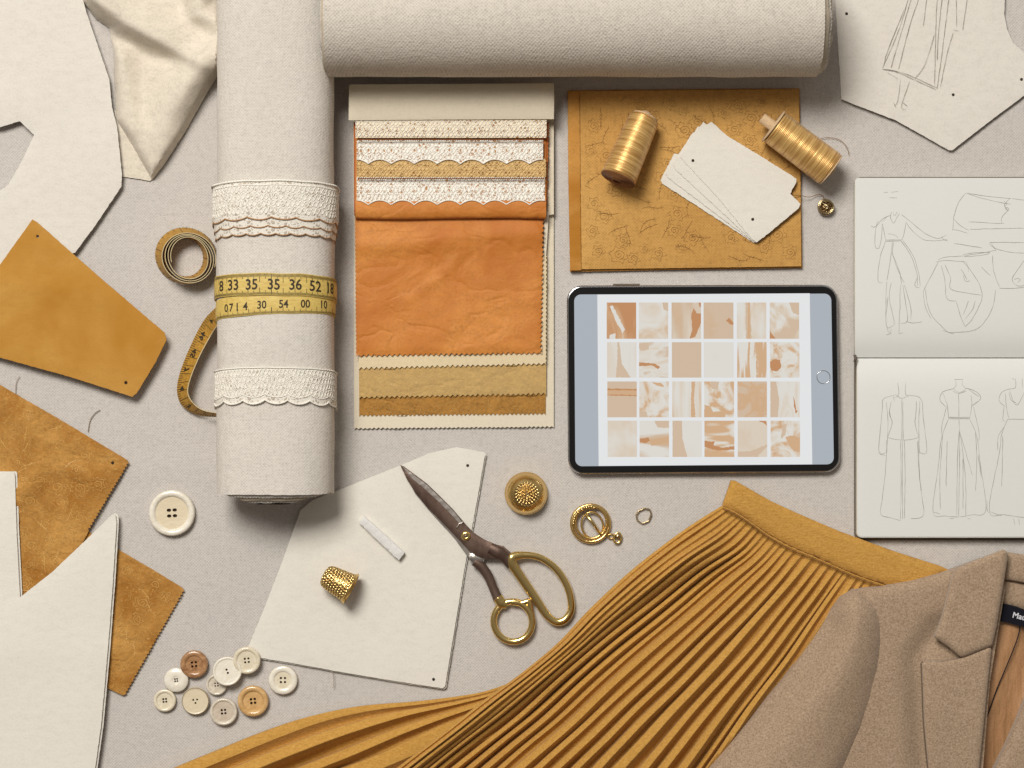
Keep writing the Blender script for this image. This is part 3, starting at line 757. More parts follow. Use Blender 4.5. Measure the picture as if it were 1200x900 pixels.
# rolled over orange fold above it (a rounded lip)
def lip(x0, x1, ys, zs, mat, name):
    v = []; n = 40
    for i in range(n):
        x = x0 + (x1 - x0) * i / (n - 1)
        for y, z in zip(ys, zs): v.append(P(x, y + .7 * math.sin(x * .03) , z + .0003 * n3(x, y, .05, 3)))
    f = grid_faces(n, len(ys)); return mesh_obj(name, v, [tuple(reversed(q)) for q in f], mat, sb)
lip(416.5, 640, (145, 200, 238, 247, 253, 256, 256.5, 255, 250), (.0115, .013, .0162, .0166, .0156, .0140, .0115, .0105, .0098), M['orange'], 'folded_orange_swatch')
sheet('rust_edge', [(414.5, 143), (419, 143), (417.5, 250), (415, 252)], .0135, .006, M['rust'], sb)
sheet('rust_edge', [(637, 143), (643.5, 143), (641.5, 244), (637.5, 246)], .0135, .006, M['rust'], sb, pink={1: (1.2, 5)})
def lace_strip(name, x0, x1, y0, y1, z, mat, scal=None, pitch_px=27, amp=5.5, straight_back=True):
    pl = []; n = 160
    for i in range(n + 1):
        x = x0 + (x1 - x0) * i / n; ph = ((x - x0) / pitch_px) % 1
        off = -amp * abs(math.cos(math.pi * ph)) ** .8 if scal else 0
        pl.append((x, y1 + off))
    pts = [(x1, y0), ] + pl[::-1] + [(x0, y0)]
    o = sheet(name, pts, z + .0012, .0009, mat, sb, sp=3, jit=.15)
    uv = o.data.uv_layers[0].data; me = o.data
    P0 = P(x0, y1 - (amp if scal else 0), z)
    li = np.empty(len(me.loops), dtype=np.int32); me.loops.foreach_get('vertex_index', li)
    co = np.array([tuple(v.co) for v in me.vertices]) + np.array(tuple(sb.location))
    ar = np.stack([(co[:, 0] - P0.x), (co[:, 1] - P0.y)], 1)[li]; uv.foreach_set('uv', ar.astype(np.float32).ravel())
    mb = MB(); hgt_ = (y1 - y0 - (amp if scal else 1))
    for ri_, t0 in enumerate((.25, .55, .85) if hgt_ > 17 else (.3, .7)):
        for ph in (0, math.pi):
            v, f = tube_vf([P(x, y0 + hgt_ * (t0 + .13 * math.sin(2 * math.pi * (x - x0) / (pitch_px / 3) + ph + ri_)) + .5 * mnoise.noise(Vector((x * .4, t0 * 9, ph))), z + .0014) for x in (x0 + (x1 - x0) * i / 300 for i in range(301))], .00035, 4); mb.add(v, f)
    mesh_obj('lace_cords', mb.v, mb.f, M['lace_cord'] if mat is not M['lace_gold'] else M['lace_goldcord'], sb)
    if scal:
        v, f = tube_vf([P(x, y - .4, z + .0015) for x, y in pl], .00055, 6); mesh_obj('scalloped_edge', v, f, M['lace_cord'] if mat is not M['lace_gold'] else M['stitch_gold'], o if False else sb)
def stitch_row(x0, x1, y, z, dy=0):
    mb = MB(); k = int((x1 - x0) / 2.6)
    for i in range(k):
        x = x0 + (x1 - x0) * (i + .5) / k; yy_ = y + dy * i / k + .3 * R.random()
        v, f = tube_vf([P(x - .9, yy_ + .6, z), P(x, yy_, z + .0005), P(x + .9, yy_ - .6, z)], .00065, 5); mb.add(v, f)
    o = mesh_obj('stitched_line', mb.v, mb.f, M['brown_cord'], sb)
lace_strip('lace_sample', 418, 638.5, 205, 240.5, .0152, M['lace_white'], True)
stitch_row(419, 638, 209, .0200)
lace_strip('lace_sample', 418, 640, 186, 207.5, .0158, M['lace_gold'])
lace_strip('lace_sample', 418, 636.5, 164, 192.5, .0168, M['lace_white'], True)
stitch_row(418, 637, 163.5, .0214)
lace_strip('lace_sample', 416.5, 640.5, 139, 161.5, .0172, M['lace_top'])
sheet('header_flap', [(409, 99), (649, 97.5), (649.5, 120), (649, 139.5), (530, 140), (408.5, 141)], lambda x, y, d: .0212 + .0008 * math.sin((y - 98) / 42 * math.pi), .004, M['cream_card'], sb, jit=.15, step=8)

# ------------------------------------------------------------ mustard folded cloth, cards, spools
fo = [(665, 106), (800, 104.5), (937, 103.5), (938.5, 200), (940, 314), (800, 316), (668, 318.5), (666, 210)]
fc = thing('folded_cloth', P(800, 210), 'mustard embossed cloth folded square under the two thread spools', 'folded cloth')
sheet('lower_fold', fo, .0026, .0022, M['folder_hem'], fc, jit=.3)
sheet('side_hem', [(665.5, 107), (679, 106.5), (681, 316.5), (668, 317)], gentle(.0062, .0003, .05, 2), .0022, M['folder_hem'], fc, jit=.2, step=8)
fi = [(679.5, 107), (936, 104.5), (938, 200), (939, 312), (800, 314), (681.5, 315.5)]
sheet('upper_fold', fi, gentle(.0056, .0005, .02, 5), .0022, M['folder'], fc, jit=.25, step=10)
mo(fc, [(684, 112), (932, 110), (935, 309), (685, 312)], 120, 21, lambda x, y: .00595 + .0005 * n3(x, y, .02, 5), M['stitch_dark'], .6)

def deckle_card(pts, z, label, seed, marks=()):
    t = piece('fabric_card', label, 'fabric card', [(pts, z, .0008)], M['felt2'], 'fanned stack of ivory cards', jit=.7, sp=2.2, seed=seed, step=20, marks=marks)
deckle_card([(790, 180), (774, 211), (776, 215), (884, 285), (888, 284), (922, 254), (840, 190)], lambda x, y, d: .0072, 'bottom ivory card of the fan, showing its long lower left edge', 1)
deckle_card([(812, 155), (780, 204), (784, 209), (884, 284.5), (925, 250), (850, 180)], lambda x, y, d: .0083, 'third ivory card down in the fan, showing a thin sliver', 2)
deckle_card([(818, 148), (789, 192), (792, 199), (884, 284), (930, 246), (850, 170)], lambda x, y, d: .0094, 'second ivory card of the fan, just beneath the notched one', 3)
deckle_card([(824, 142.5), (828, 146), (834, 143), (852, 159), (893, 184), (933, 209), (933, 214), (926, 227), (938, 239), (936, 244), (900, 274), (887, 284), (881, 280), (840, 230), (797, 184)], lambda x, y, d: .0106 + .0006 * n3(x, y, .02, 1), 'top ivory card of the fan, notched at its right corner with two punch marks', 4, marks=[(812, 188), (882, 257)])

def spool(c, ang, L, r0, r1, tilt, label, flange0, flange1, coreL, z):
    """axis along local x; r0 at -L/2 end, r1 at +L/2 end (metres)"""
    t = thing('thread_spool', P(c[0], c[1], z) , label, 'thread spool', 'gold thread spools', rot=(0, tilt, ang))
    n = 46; prof = []
    for i in range(n):
        for q, dr in ((0, -.0003), (.35, .0001), (.7, .0001)):
            u = (i + q) / n; x = -L / 2 + L * u; r = r0 + (r1 - r0) * u
            r -= .0022 * max(0, (abs(u - .5) * 2 - .93) / .07) ** 2
            prof.append((r + dr + .00012 * R.random(), x))
    def ax(v): return [(b, a_, c_) for (a_, c_, b) in v]     # lathe z -> x
    v, f = lathe_vf(prof, 44); mesh_obj('thread_winding', ax(v), f, M['silk'], t, local=True)
    for (fl, x, s_) in ((flange0, -L / 2, -1), (flange1, L / 2, 1)):
        rr = fl[0]; v, f = lathe_vf([(.0035, x), (rr, x), (rr + .0003, x + s_ * .0006), (rr, x + s_ * .0012), (.0045, x + s_ * .0014), (.0045, x + s_ * coreL * fl[2]), (.0036, x + s_ * (coreL * fl[2] + .0004)), (.0032, x + s_ * coreL * .3 * fl[2]), (.0001, x)], 36)
        mesh_obj('spool_flange', ax(v), f, fl[1], t, local=True)
    return t
rs = 18.8 * S
sp1 = spool((740, 173.5), math.atan2(-75, -33), 80 * S, 17.5 * S, 20.8 * S, -.2, 'upright leaning gold thread spool on the left of the mustard cloth', (15 * S, M['core_card'], 1), (20.6 * S, M['brown_card'], .6), .005, .0245)
sp2 = spool((940, 173.5), math.atan2(-50, 67), 82 * S, 20.5 * S, 21.3 * S, .03, 'tilted gold thread spool hanging over the right edge of the mustard cloth', (21.5 * S, M['core_card'], 1.6), (20.5 * S, M['core_card'], .4), .008, .0225)
def thread(pts, z, label, r=.0003, mat=None, group='loose thread ends'):
    q = resample(smooth_path(pts, 40), 40); v, f = tube_vf([P(x, y, z(i / 39) if callable(z) else z) for i, (x, y) in enumerate(q)], r, 5)
    o = mesh_obj('loose_thread', v, f, mat or M['thread_loose']); tag(o, label, 'thread', group)
thread([(958, 164), (970, 161), (984, 164), (992, 172), (995, 182)], lambda t: .0009, 'thin loose thread curling out beyond the right hand spool', mat=M['stitch_dark'], r=.00025)
thread([(928, 229), (938, 229), (948, 231), (958, 228), (964, 229), (966, 236)], lambda t: .009 - .0075 * min(1, t * 1.6), 'dark thread running from the notched card to the wire knot', r=.0003, mat=M['stitch_dark'])
thread([(18, 462), (19, 448), (23, 441)], .0006, 'short pale thread near the left edge above the brocade')
thread([(103, 506), (105, 494), (110, 485), (117, 480)], .0006, 'pale hooked thread lying above the tip of the brocade', r=.0004)
thread([(386, 782), (390, 789), (391, 800), (390, 806)], .003, 'frayed thread hanging off the lower edge of the central felt piece')
# wire wound knot
wk = thing('wire_knot', P(967, 243), 'tiny ball of coiled bronze wire beside the right hand card', 'wire knot')
mb = MB(); c = P(967, 243, 0)
for k in range(5):
    pts = []; ph = k * 1.3; til = .35 * math.sin(k * 2.1)
    for i in range(28):
        a = 2 * math.pi * i / 28; r = .0068 - .0008 * (k % 3); pts.append((c.x + r * math.cos(a), c.y + r * math.sin(a) * (1 - .05 * k), .003 + .0009 * k + til * .003 * math.sin(a + ph)))
    v, f = tube_vf(pts, .00055, 5, True); mb.add(v, f)
for k in range(5):
    a = k * 1.26; pts = [(c.x + .0062 * math.cos(a), c.y + .0062 * math.sin(a), .004), (c.x + .002 * math.cos(a + 1), c.y + .002 * math.sin(a + 1), .0075), (c.x - .0055 * math.cos(a + .5), c.y - .0055 * math.sin(a + .5), .005)]
    v, f = tube_vf([Vector(p) for p in smooth_path(pts, 12)], .0005, 5); mb.add(v, f)
mesh_obj('wire_coils', mb.v, mb.f, M['wire'], wk)
v, f = lathe_vf([(.0055, .0005), (.0058, .003), (.003, .005), (.0002, .0056)], 20); mesh_obj('bead', [Vector(a) + Vector((c.x, c.y, 0)) for a in v], f, M['stitch_dark'], wk)

# ------------------------------------------------------------ tablet
tb = thing('tablet', P(825, 445), 'tablet lying on its side with a grid of brown and cream swatches on screen', 'tablet')
Q = [np.array(p, float) for p in ((664, 334.5), (981.5, 333.5), (985, 553.5), (665.5, 556))]
def T(u, v): return tuple((Q[0] * (1 - u) + Q[1] * u) * (1 - v) + (Q[3] * (1 - u) + Q[2] * u) * v)
def rrect(u0, v0, u1, v1, ru, n=8):
    W, Hh = 318., 220.; rv_ = ru / Hh; ru_ = ru / W; out = []
    for (cu, cv, a0) in ((u1 - ru_, v0 + rv_, -90), (u1 - ru_, v1 - rv_, 0), (u0 + ru_, v1 - rv_, 90), (u0 + ru_, v0 + rv_, 180)):
        for k in range(n + 1):
            a = math.radians(a0 + 90 * k / n); out.append(T(cu + ru_ * math.cos(a), cv + rv_ * math.sin(a)))
    return out
def ring_body(name, levels, mat, cap=True):
    v = []; n = len(levels[0][0])
    for pl, z in levels: v += [P(x, y, z) for x, y in pl]
    f = grid_faces(len(levels), n, False, True)
    if cap: f.append(tuple(range((len(levels) - 1) * n, len(levels) * n)))
    return mesh_obj(name, v, f, mat, tb, True, sharp=30)
e = lambda k, r: rrect(k / 318, k / 220, 1 - k / 318, 1 - k / 220, r)
ring_body('metal_case', [(e(3, 15), .0008), (e(.8, 17), .0022), (e(0, 18), .0045), (e(.3, 18), .0066), (e(1.2, 17), .0074), (e(1.9, 16.5), .0076)], M['alu'])
ring_body('glass_bezel', [(e(1.9, 16.5), .0074), (e(2.0, 16.5), .0079), (e(2.6, 16), .0081)], M['bezel'])
def emis(name, col, st=.62):
    m = NT(name); return m.fin(srgb(20, 20, 20), .25, Emission_Color=col, Emission_Strength=st, Specular_IOR_Level=.3)
M['scr_side'] = emis('screen_grey_side', srgb(186, 194, 202), .80); M['scr_page'] = emis('screen_white_page', srgb(240, 241, 242), .86)
zs = .0084
def poly(name, pts, z, mat, parent, **k):
    v = [P(x, y, z) for x, y in pts]; return mesh_obj(name, v, [tuple(range(len(v)))[::-1]] if (v[1] - v[0]).cross(v[2] - v[1]).z < 0 else [tuple(range(len(v)))], mat, parent, False, **k)
poly('screen', rrect(.0275, .048, .976, .957, 8), zs, M['scr_side'], tb)
poly('page', [T(.113, .049), T(.897, .046), T(.897, .956), T(.113, .956)], zs + .0001, M['scr_page'], tb)
c = P(965, 442, zs + .0003)
v, f = tube_vf([(c.x + .0057 * math.cos(2 * math.pi * i / 40), c.y + .0057 * math.sin(2 * math.pi * i / 40), c.z) for i in range(40)], .00035, 5, True); mesh_obj('home_button', v, f, M['alu'], tb)
sheet('side_button', [T(.172, -.008), T(.27, -.008), T(.27, .01), T(.172, .01)], .006, .003, M['cover'], tb, sp=30)
TC = [srgb(226, 222, 214), srgb(222, 208, 190), srgb(212, 188, 162), srgb(212, 174, 136), srgb(196, 142, 98)]
def tile_mat(seed, stops, sc_, scale, rot, dist):
    m = NT('screen_swatch'); a = m.noise(sc_, 3, .55, scale=scale, rot=rot, off=(seed * 3.17, seed * 1.31, 0), dist=dist)
    b = m.noise(900, 2, .6, off=(seed, 0, 0)); a = m.math('ADD', a, m.math('MULTIPLY', m.math('SUBTRACT', b, .5), .04))
    k = m.ramp(a, stops); return m.fin(srgb(20, 20, 20), .25, Emission_Color=k, Emission_Strength=.92, Specular_IOR_Level=.3)
def st(*a): return [(p, TC[i]) for p, i in a]
BR = [emis('screen_paint', TC[3], .92), emis('screen_paint_dark', TC[4], .92), emis('screen_paint_pale', TC[0], .92), emis('screen_paint_tan', TC[2], .92)]
V_ = (1, .25, 1); Hh_ = (.3, 1, 1); I_ = (1, 1, 1)
# (stops, scale, anisotropy, rotation, distortion, painted shapes in 0..1 tile space: (brush, polygon))
tiles = [
 (st((.35, 0), (.42, 3), (.6, 4)), 60, V_, .5, 1.2, [(2, [(.1, .1), (.2, .08), (.62, .75), (.55, .85), (.3, .5)]), (2, [(.1, .9), (.3, .85), (.3, 1), (.1, 1)])]),
 (st((.4, 0), (.55, 1), (.7, 3)), 45, I_, 0, .6, [(3, [(.8, 0), (1, 0), (1, .25), (.85, .2)])]),
 (st((.4, 1), (.6, 2), (.75, 3)), 70, V_, .2, .5, [(1, [(.62, 1), (.8, .95), (1, .55), (1, .3), (.85, .3), (.75, .15), (.68, .3), (.7, .7)]), (1, [(.92, 0), (1, 0), (1, .12), (.95, .12)])]),
 (st((.4, 2), (.6, 2), (.85, 3)), 30, I_, 0, .2, [(1, [(.75, .5), (.85, .42), (1, .55), (1, .62), (.88, .6)]), (3, [(.2, .72), (.5, .66), (.6, .7), (.3, .76)])]),
 (st((.38, 0), (.55, 1), (.7, 3)), 80, V_, 0, .2, [(3, [(.3, 0), (.45, 0), (.5, 1), (.3, 1)]), (0, [(.38, 0), (.44, 0), (.46, 1), (.36, 1)])]),
 (st((.42, 0), (.5, 1), (.62, 2)), 45, I_, 0, 1.0, [(1, [(0, .75), (.06, .85), (.2, 1), (0, 1)]), (3, [(.65, 0), (1, 0), (1, .35), (.8, .3)])]),
 (st((.4, 0), (.6, 1), (.8, 2)), 40, V_, 0, .4, [(3, [(.35, 0), (.42, 0), (.5, .6), (.8, 1), (.3, 1), (.35, .5)])]),
 (st((.42, 1), (.52, 0), (.62, 2)), 70, Hh_, 0, .8, [(1, [(0, .57), (.2, .58), (.5, .6), (.72, .7), (.65, .76), (.45, .66), (0, .68)]), (3, [(0, .05), (.3, 0), (.33, .2), (.05, .25)])]),
 (st((.3, 2), (.5, 2), (.8, 2)), 20, I_, 0, 0, []),
 (st((.35, 0), (.6, 0), (.8, 1)), 50, V_, 0, .3, []),
 (st((.42, 0), (.5, 0), (.56, 3)), 130, (1, .08, 1), .02, .3, [(0, [(.38, 0), (.44, 0), (.42, .5), (.38, 1), (.32, 1), (.37, .5)]), (0, [(.64, 0), (.7, 0), (.7, 1), (.65, 1)])]),
 (st((.4, 0), (.52, 1), (.64, 3)), 75, I_, .3, 1.5, [(1, [(0, .55), (.15, .48), (.35, .5), (.38, .7), (.25, .82), (.05, .8), (0, .7)]), (0, [(.1, .2), (.25, .15), (.2, .3)])]),
 (st((.3, 2), (.5, 2), (.8, 2)), 20, I_, 0, 0, [(0, [(0, .2), (1, .2), (1, .4), (0, .38)]), (1, [(0, .2), (1, .21), (1, .25), (0, .24)]), (1, [(0, .36), (1, .38), (1, .41), (0, .39)])]),
 (st((.42, 0), (.55, 1), (.66, 3)), 60, I_, .4, 1.2, [(0, [(.4, 0), (.75, .05), (.85, .15), (.6, .12)]), (3, [(0, .8), (.25, .85), (.3, 1), (0, 1)])]),
 (st((.42, 0), (.55, 1), (.66, 3)), 90, (1, .1, 1), 0, .3, [(0, [(.66, 0), (.78, 0), (.74, .5), (.8, 1), (.64, 1)])]),
 (st((.45, 0), (.52, 1), (.6, 3)), 50, I_, 0, 1.0, [(0, [(0, .65), (.2, .7), (.3, .85), (.6, .82), (.72, .92), (.7, 1), (0, 1)]), (3, [(.2, 0), (.5, .0), (.45, .22), (.25, .2)])]),
 (st((.38, 2), (.52, 3), (.7, 2)), 50, I_, .6, 1.5, []),
 (st((.4, 0), (.52, 1), (.65, 3)), 70, (1, .3, 1), 0, 1.0, [(3, [(0, 0), (.2, 0), (.3, .5), (.25, 1), (0, 1)]), (1, [(.78, .4), (.84, .6), (.88, .8), (.93, .82), (.86, .9), (.8, .65)])]),
 (st((.35, 0), (.55, 1), (.85, 2)), 30, I_, 0, .3, []),
 (st((.42, 0), (.52, 2), (.64, 3)), 50, Hh_, -.25, 1.0, [(1, [(0, .5), (.3, .46), (.35, .55), (.2, .62), (0, .6)]), (0, [(.35, .55), (.7, .48), (1, .45), (1, .6), (.6, .66), (.4, .7)]), (3, [(.5, 0), (1, 0), (1, .2), (.6, .18)])]),
 (st((.3, 0), (.5, 0), (.85, 1)), 20, I_, 0, 0, [(3, [(0, 0), (.32, 0), (.34, .5), (.5, 1), (0, 1)])]),
 (st((.44, 0), (.52, 1), (.6, 3)), 70, Hh_, .1, 1.0, [(0, [(0, .2), (.3, .22), (.35, .32), (.1, .36)]), (1, [(0, .55), (.35, .58), (.3, .68), (.6, .75), (1, .7), (1, .8), (.4, .82), (0, .72)])]),
 (st((.35, 1), (.55, 1), (.8, 2)), 30, I_, 0, .3, [(3, [(0, .85), (.4, .85), (.7, .75), (1, .65), (1, .72), (.7, .95), (.7, 1), (0, 1)]), (1, [(.7, 0), (.95, 0), (1, .15), (.88, .06)])]),
 (st((.42, 0), (.52, 1), (.62, 3)), 60, I_, .3, 1.2, [(0, [(.5, .45), (.8, .4), (1, .5), (1, .85), (.8, .85), (.6, .65)]), (3, [(.4, .1), (.55, .08), (.5, .4), (.35, .5)])]),
]
colx = [(711, 745.5), (748.5, 783), (787, 821.5), (824.5, 859.5), (863.5, 898), (902, 936.5)]
rowy = [(354.5, 397), (401, 442.5), (447, 489), (493, 535.5)]
for i, (stp, sc_, an, ro, di, shp) in enumerate(tiles):
    r, cc = divmod(i, 6); sh = r * .35
    (xa, xb), (ya, yb) = colx[cc], rowy[r]; xa += sh; xb += sh
    mb = MB(); z0 = zs + .0002; mats = [tile_mat(i + 1, stp, sc_, an, ro, di)] + BR; fm = [0]
    mb.add([P(xa, yb, z0), P(xb, yb, z0), P(xb, ya, z0), P(xa, ya, z0)], [(0, 1, 2, 3)])
    for k, (b, pl) in enumerate(shp):
        q = [(xa + (xb - xa) * a, ya + (yb - ya) * c_) for a, c_ in pl]; dn = densify(q, 2.2, .9, seed=i * 7 + k)
        dn = [(min(max(a, xa), xb), min(max(c_, ya), yb)) for a, c_ in dn]
        vv = [P(a, c_, z0 + .00004 * (k + 1)) for a, c_ in dn]
        ar = sum(vv[j - 1].x * vv[j].y - vv[j].x * vv[j - 1].y for j in range(len(vv)))
        mb.add(vv, [tuple(range(len(vv)))] if ar > 0 else [tuple(range(len(vv)))[::-1]]); fm.append(b + 1)
    mesh_obj('swatch_picture', mb.v, mb.f, None, tb, False, mats=mats, fmat=fm)

# ------------------------------------------------------------ sketchbook
bk = thing('sketchbook', P(1110, 420), 'open sketchbook with pencil fashion drawings beside the tablet', 'sketchbook')
def page_z(x, y): 
    d = abs(y - 419.5)
    return .0105 - .0062 * math.exp(-(d / 17.) ** 1.3) + .0008 * math.sin(min(d, 200) / 200 * math.pi)
def rc(x0, y0, x1, y1, r, corners):
    out = []
    for nm, cx, cy, a0 in (('tl', x0, y0, 180), ('tr', x1, y0, 270), ('br', x1, y1, 0), ('bl', x0, y1, 90)):
        if nm in corners:
            ccx = cx + (r if 'l' in nm else -r); ccy = cy + (r if 't' in nm else -r)
            out += [(ccx + r * math.cos(math.radians(a0 + k * 15)), ccy + r * math.sin(math.radians(a0 + k * 15))) for k in range(7)]
        else: out.append((cx, cy))
    return out
sheet('cover', rc(1001, 207.5, 1330, 633, 8, ('tl', 'bl')), .0015, .0014, M['cover'], bk, sp=8)
for nm, b, zz in (('upper_page', rc(1002, 208.5, 1330, 419, 5, ('tl',)), 0), ('lower_page', rc(1004.5, 420, 1330, 629, 6, ('bl',)), 0)):
    for k, o_ in enumerate((0, 1.3, 2.2)):
        bb = [(x + (1.2 - o_ * .8), y + (o_ * .7 if nm == 'lower_page' and y > 500 else 0)) for x, y in b]
        sheet(nm if k == 0 else 'page_block', bb, (lambda x, y, d, k=k: page_z(x, y) - .0005 * k - (.0008 if k == 2 else 0)), .0004 if k < 2 else .005, M['paper'] if k < 2 else M['paper_edge'], bk, step=8, sp=8, bottom=.0017 if k == 2 else None)
v, f = tube_vf([P(1001.5, 416, .009), P(1003, 420, .0095), P(1001.5, 424, .009)], .0013, 6); mesh_obj('binding_thread', v, f, M['cover'], bk)
def U(pl, x0=990, y0=190, s=3.752): return [(x0 + a / s, y0 + b / s) for a, b in pl]
up = [ # figure with outstretched sleeve
 [(170, 135), (190, 132)], [(205, 133), (235, 128)], [(195, 155), (230, 157)], [(205, 220), (200, 240), (215, 270), (225, 250), (240, 225)], [(212, 218), (218, 240), (230, 218)], [(200, 235), (165, 250), (135, 285), (115, 280)],
 [(145, 258), (135, 300), (133, 370), (150, 378), (160, 340), (165, 270)], [(185, 240), (165, 262)], [(250, 230), (300, 270), (350, 312), (410, 335), (445, 320)], [(270, 265), (300, 305), (350, 342), (400, 345), (450, 340)], [(425, 325), (432, 340), (452, 345)],
 [(270, 265), (262, 310), (250, 342)], [(165, 270), (175, 320), (180, 342)], [(178, 342), (250, 342)], [(180, 348), (250, 346)], [(190, 315), (220, 320), (235, 335)],
 [(180, 345), (155, 420), (145, 520), (165, 530)], [(208, 348), (205, 400), (185, 520)], [(208, 400), (240, 480), (250, 540)], [(215, 350), (212, 410), (245, 500), (262, 530)], [(255, 345), (300, 410), (325, 490), (332, 545)], [(245, 345), (285, 400), (315, 480), (320, 545)], [(318, 510), (305, 545), (330, 552)],
 [(185, 525), (180, 620), (185, 725), (215, 715)], [(205, 530), (195, 590), (215, 690), (218, 715)], [(245, 540), (242, 640), (238, 745)], [(255, 540), (270, 640), (275, 700), (245, 710)], [(262, 540), (290, 640), (290, 695)], [(270, 700), (300, 708), (340, 702)], [(190, 590), (180, 680)],
 [(185, 725), (195, 755), (205, 735)], [(182, 760), (205, 752)], [(236, 740), (236, 755), (255, 750)],
 # laid out bag like garment
 [(410, 430), (440, 418), (520, 412), (600, 400), (665, 388)], [(400, 440), (440, 432), (530, 438)], [(520, 405), (580, 398), (640, 398), (600, 410), (525, 415)], [(410, 440), (375, 510), (350, 555), (345, 580)], [(355, 560), (362, 620), (385, 680), (420, 715), (450, 745), (480, 748), (540, 745), (590, 728), (630, 680), (655, 620), (662, 560)],
 [(345, 575), (355, 640), (380, 690)], [(425, 455), (440, 520), (448, 600), (490, 610)], [(440, 450), (465, 510), (470, 560), (600, 585)], [(520, 435), (570, 500), (600, 560), (600, 610), (560, 690), (530, 722)], [(490, 612), (510, 680), (530, 725)], [(650, 410), (655, 480), (680, 550)], [(510, 470), (540, 520), (520, 490), (530, 525), (550, 520)], [(535, 440), (545, 480)], [(545, 610), (520, 670)], [(575, 610), (560, 650), (530, 690)], [(430, 740), (480, 755)], [(600, 460), (640, 500)],
 # folded cloth drawing top
 [(475, 300), (480, 240), (500, 180), (530, 138), (560, 140), (640, 152), (730, 160)], [(540, 138), (600, 158), (700, 180), (730, 185)], [(475, 298), (500, 300), (540, 312)], [(478, 250), (510, 280), (545, 300)], [(545, 262), (620, 266), (700, 270)], [(550, 296), (680, 292), (790, 290)], [(725, 160), (700, 190), (720, 215), (700, 200), (725, 205), (690, 240), (690, 270)], [(700, 170), (715, 185), (700, 195)], [(735, 160), (795, 168)],
 [(480, 358), (560, 370), (605, 378)], [(635, 355), (700, 352), (795, 355)], [(635, 358), (660, 378), (720, 395), (795, 400)], [(640, 350), (665, 390)], [(680, 555), (740, 555), (795, 550)], [(790, 430), (755, 480), (735, 515), (760, 545), (795, 540)], [(745, 515), (775, 510), (760, 530)]]
v, f = lines_vf([U(p) for p in up], lambda x, y: page_z(x, y) + .00015, .75, 2, .5); mesh_obj('pencil_drawing', v, f, M['pencil'], bk, False)
lw = [
 [(233, 145), (238, 195), (222, 210)], [(268, 145), (265, 192), (280, 205)], [(222, 195), (250, 215), (282, 198)], [(220, 200), (170, 215), (165, 260), (150, 445), (180, 452)], [(205, 225), (195, 280), (208, 320), (188, 385)], [(195, 265), (205, 310)], [(215, 205), (218, 225)],
 [(282, 200), (335, 215), (345, 300), (360, 447), (325, 450)], [(315, 225), (312, 290), (308, 320), (325, 385)], [(188, 385), (215, 392), (255, 397), (300, 393), (325, 385)], [(250, 215), (252, 300), (250, 395)], [(255, 225), (257, 395)], [(182, 230), (190, 320), (185, 452)], [(330, 225), (325, 330), (328, 450)], [(155, 450), (165, 462), (180, 465)],
 [(183, 395), (180, 520), (165, 650), (158, 722), (200, 738), (245, 750)], [(245, 398), (248, 560), (245, 745)], [(253, 400), (254, 745)], [(262, 398), (265, 560), (262, 742)], [(325, 395), (328, 540), (340, 650), (345, 730), (290, 742)], [(320, 400), (325, 520), (335, 620)],
 [(482, 130), (520, 130)], [(488, 133), (490, 160), (478, 172)], [(515, 133), (517, 158), (530, 170)], [(478, 172), (505, 188), (532, 172)], [(480, 170), (430, 185), (418, 220), (445, 250)], [(475, 180), (500, 192), (535, 180)], [(530, 168), (580, 185), (598, 215), (560, 245)], [(555, 200), (560, 240)], [(430, 190), (450, 240), (455, 300)], [(560, 230), (550, 300)], [(545, 175), (590, 205)],
 [(455, 296), (550, 296)], [(455, 303), (550, 303)], [(455, 299), (550, 300)], [(500, 190), (502, 296)], [(448, 250), (425, 340), (430, 390)], [(455, 305), (425, 390), (410, 520), (388, 715), (440, 730), (500, 735)], [(550, 305), (580, 380), (595, 500), (620, 705), (560, 725), (505, 735)],
 [(502, 305), (505, 450), (500, 735)], [(503, 360), (495, 500), (492, 730)], [(505, 360), (540, 480), (560, 550)], [(508, 370), (530, 560), (532, 730)], [(565, 250), (590, 360), (588, 400)], [(575, 360), (580, 500), (575, 620)], [(430, 380), (418, 560), (420, 700)], [(450, 400), (445, 600)], [(520, 480), (520, 700)], [(388, 712), (420, 722)], [(585, 460), (600, 560)], [(460, 740), (480, 742)], [(540, 742), (552, 742)],
 [(735, 125), (745, 130)], [(750, 125), (752, 165), (735, 172)], [(780, 125), (780, 165)], [(735, 170), (690, 185), (678, 222), (705, 250)], [(725, 180), (755, 245), (790, 185)], [(722, 185), (730, 220), (755, 235)], [(705, 190), (712, 260), (722, 300)], [(700, 250), (695, 310), (705, 315)], [(715, 305), (795, 305)], [(716, 305), (690, 370), (680, 450), (635, 705), (700, 725), (795, 738)], [(700, 340), (675, 380), (672, 440)], [(695, 380), (690, 600)], [(640, 712), (690, 730)], [(625, 660), (625, 710)], [(742, 742), (748, 770)], [(765, 742), (768, 770)], [(620, 690), (632, 716)]]
v, f = lines_vf([U(p, 990, 410) for p in lw], lambda x, y: page_z(x, y) + .00015, .75, 6, .4); mesh_obj('pencil_drawing', v, f, M['pencil'], bk, False)

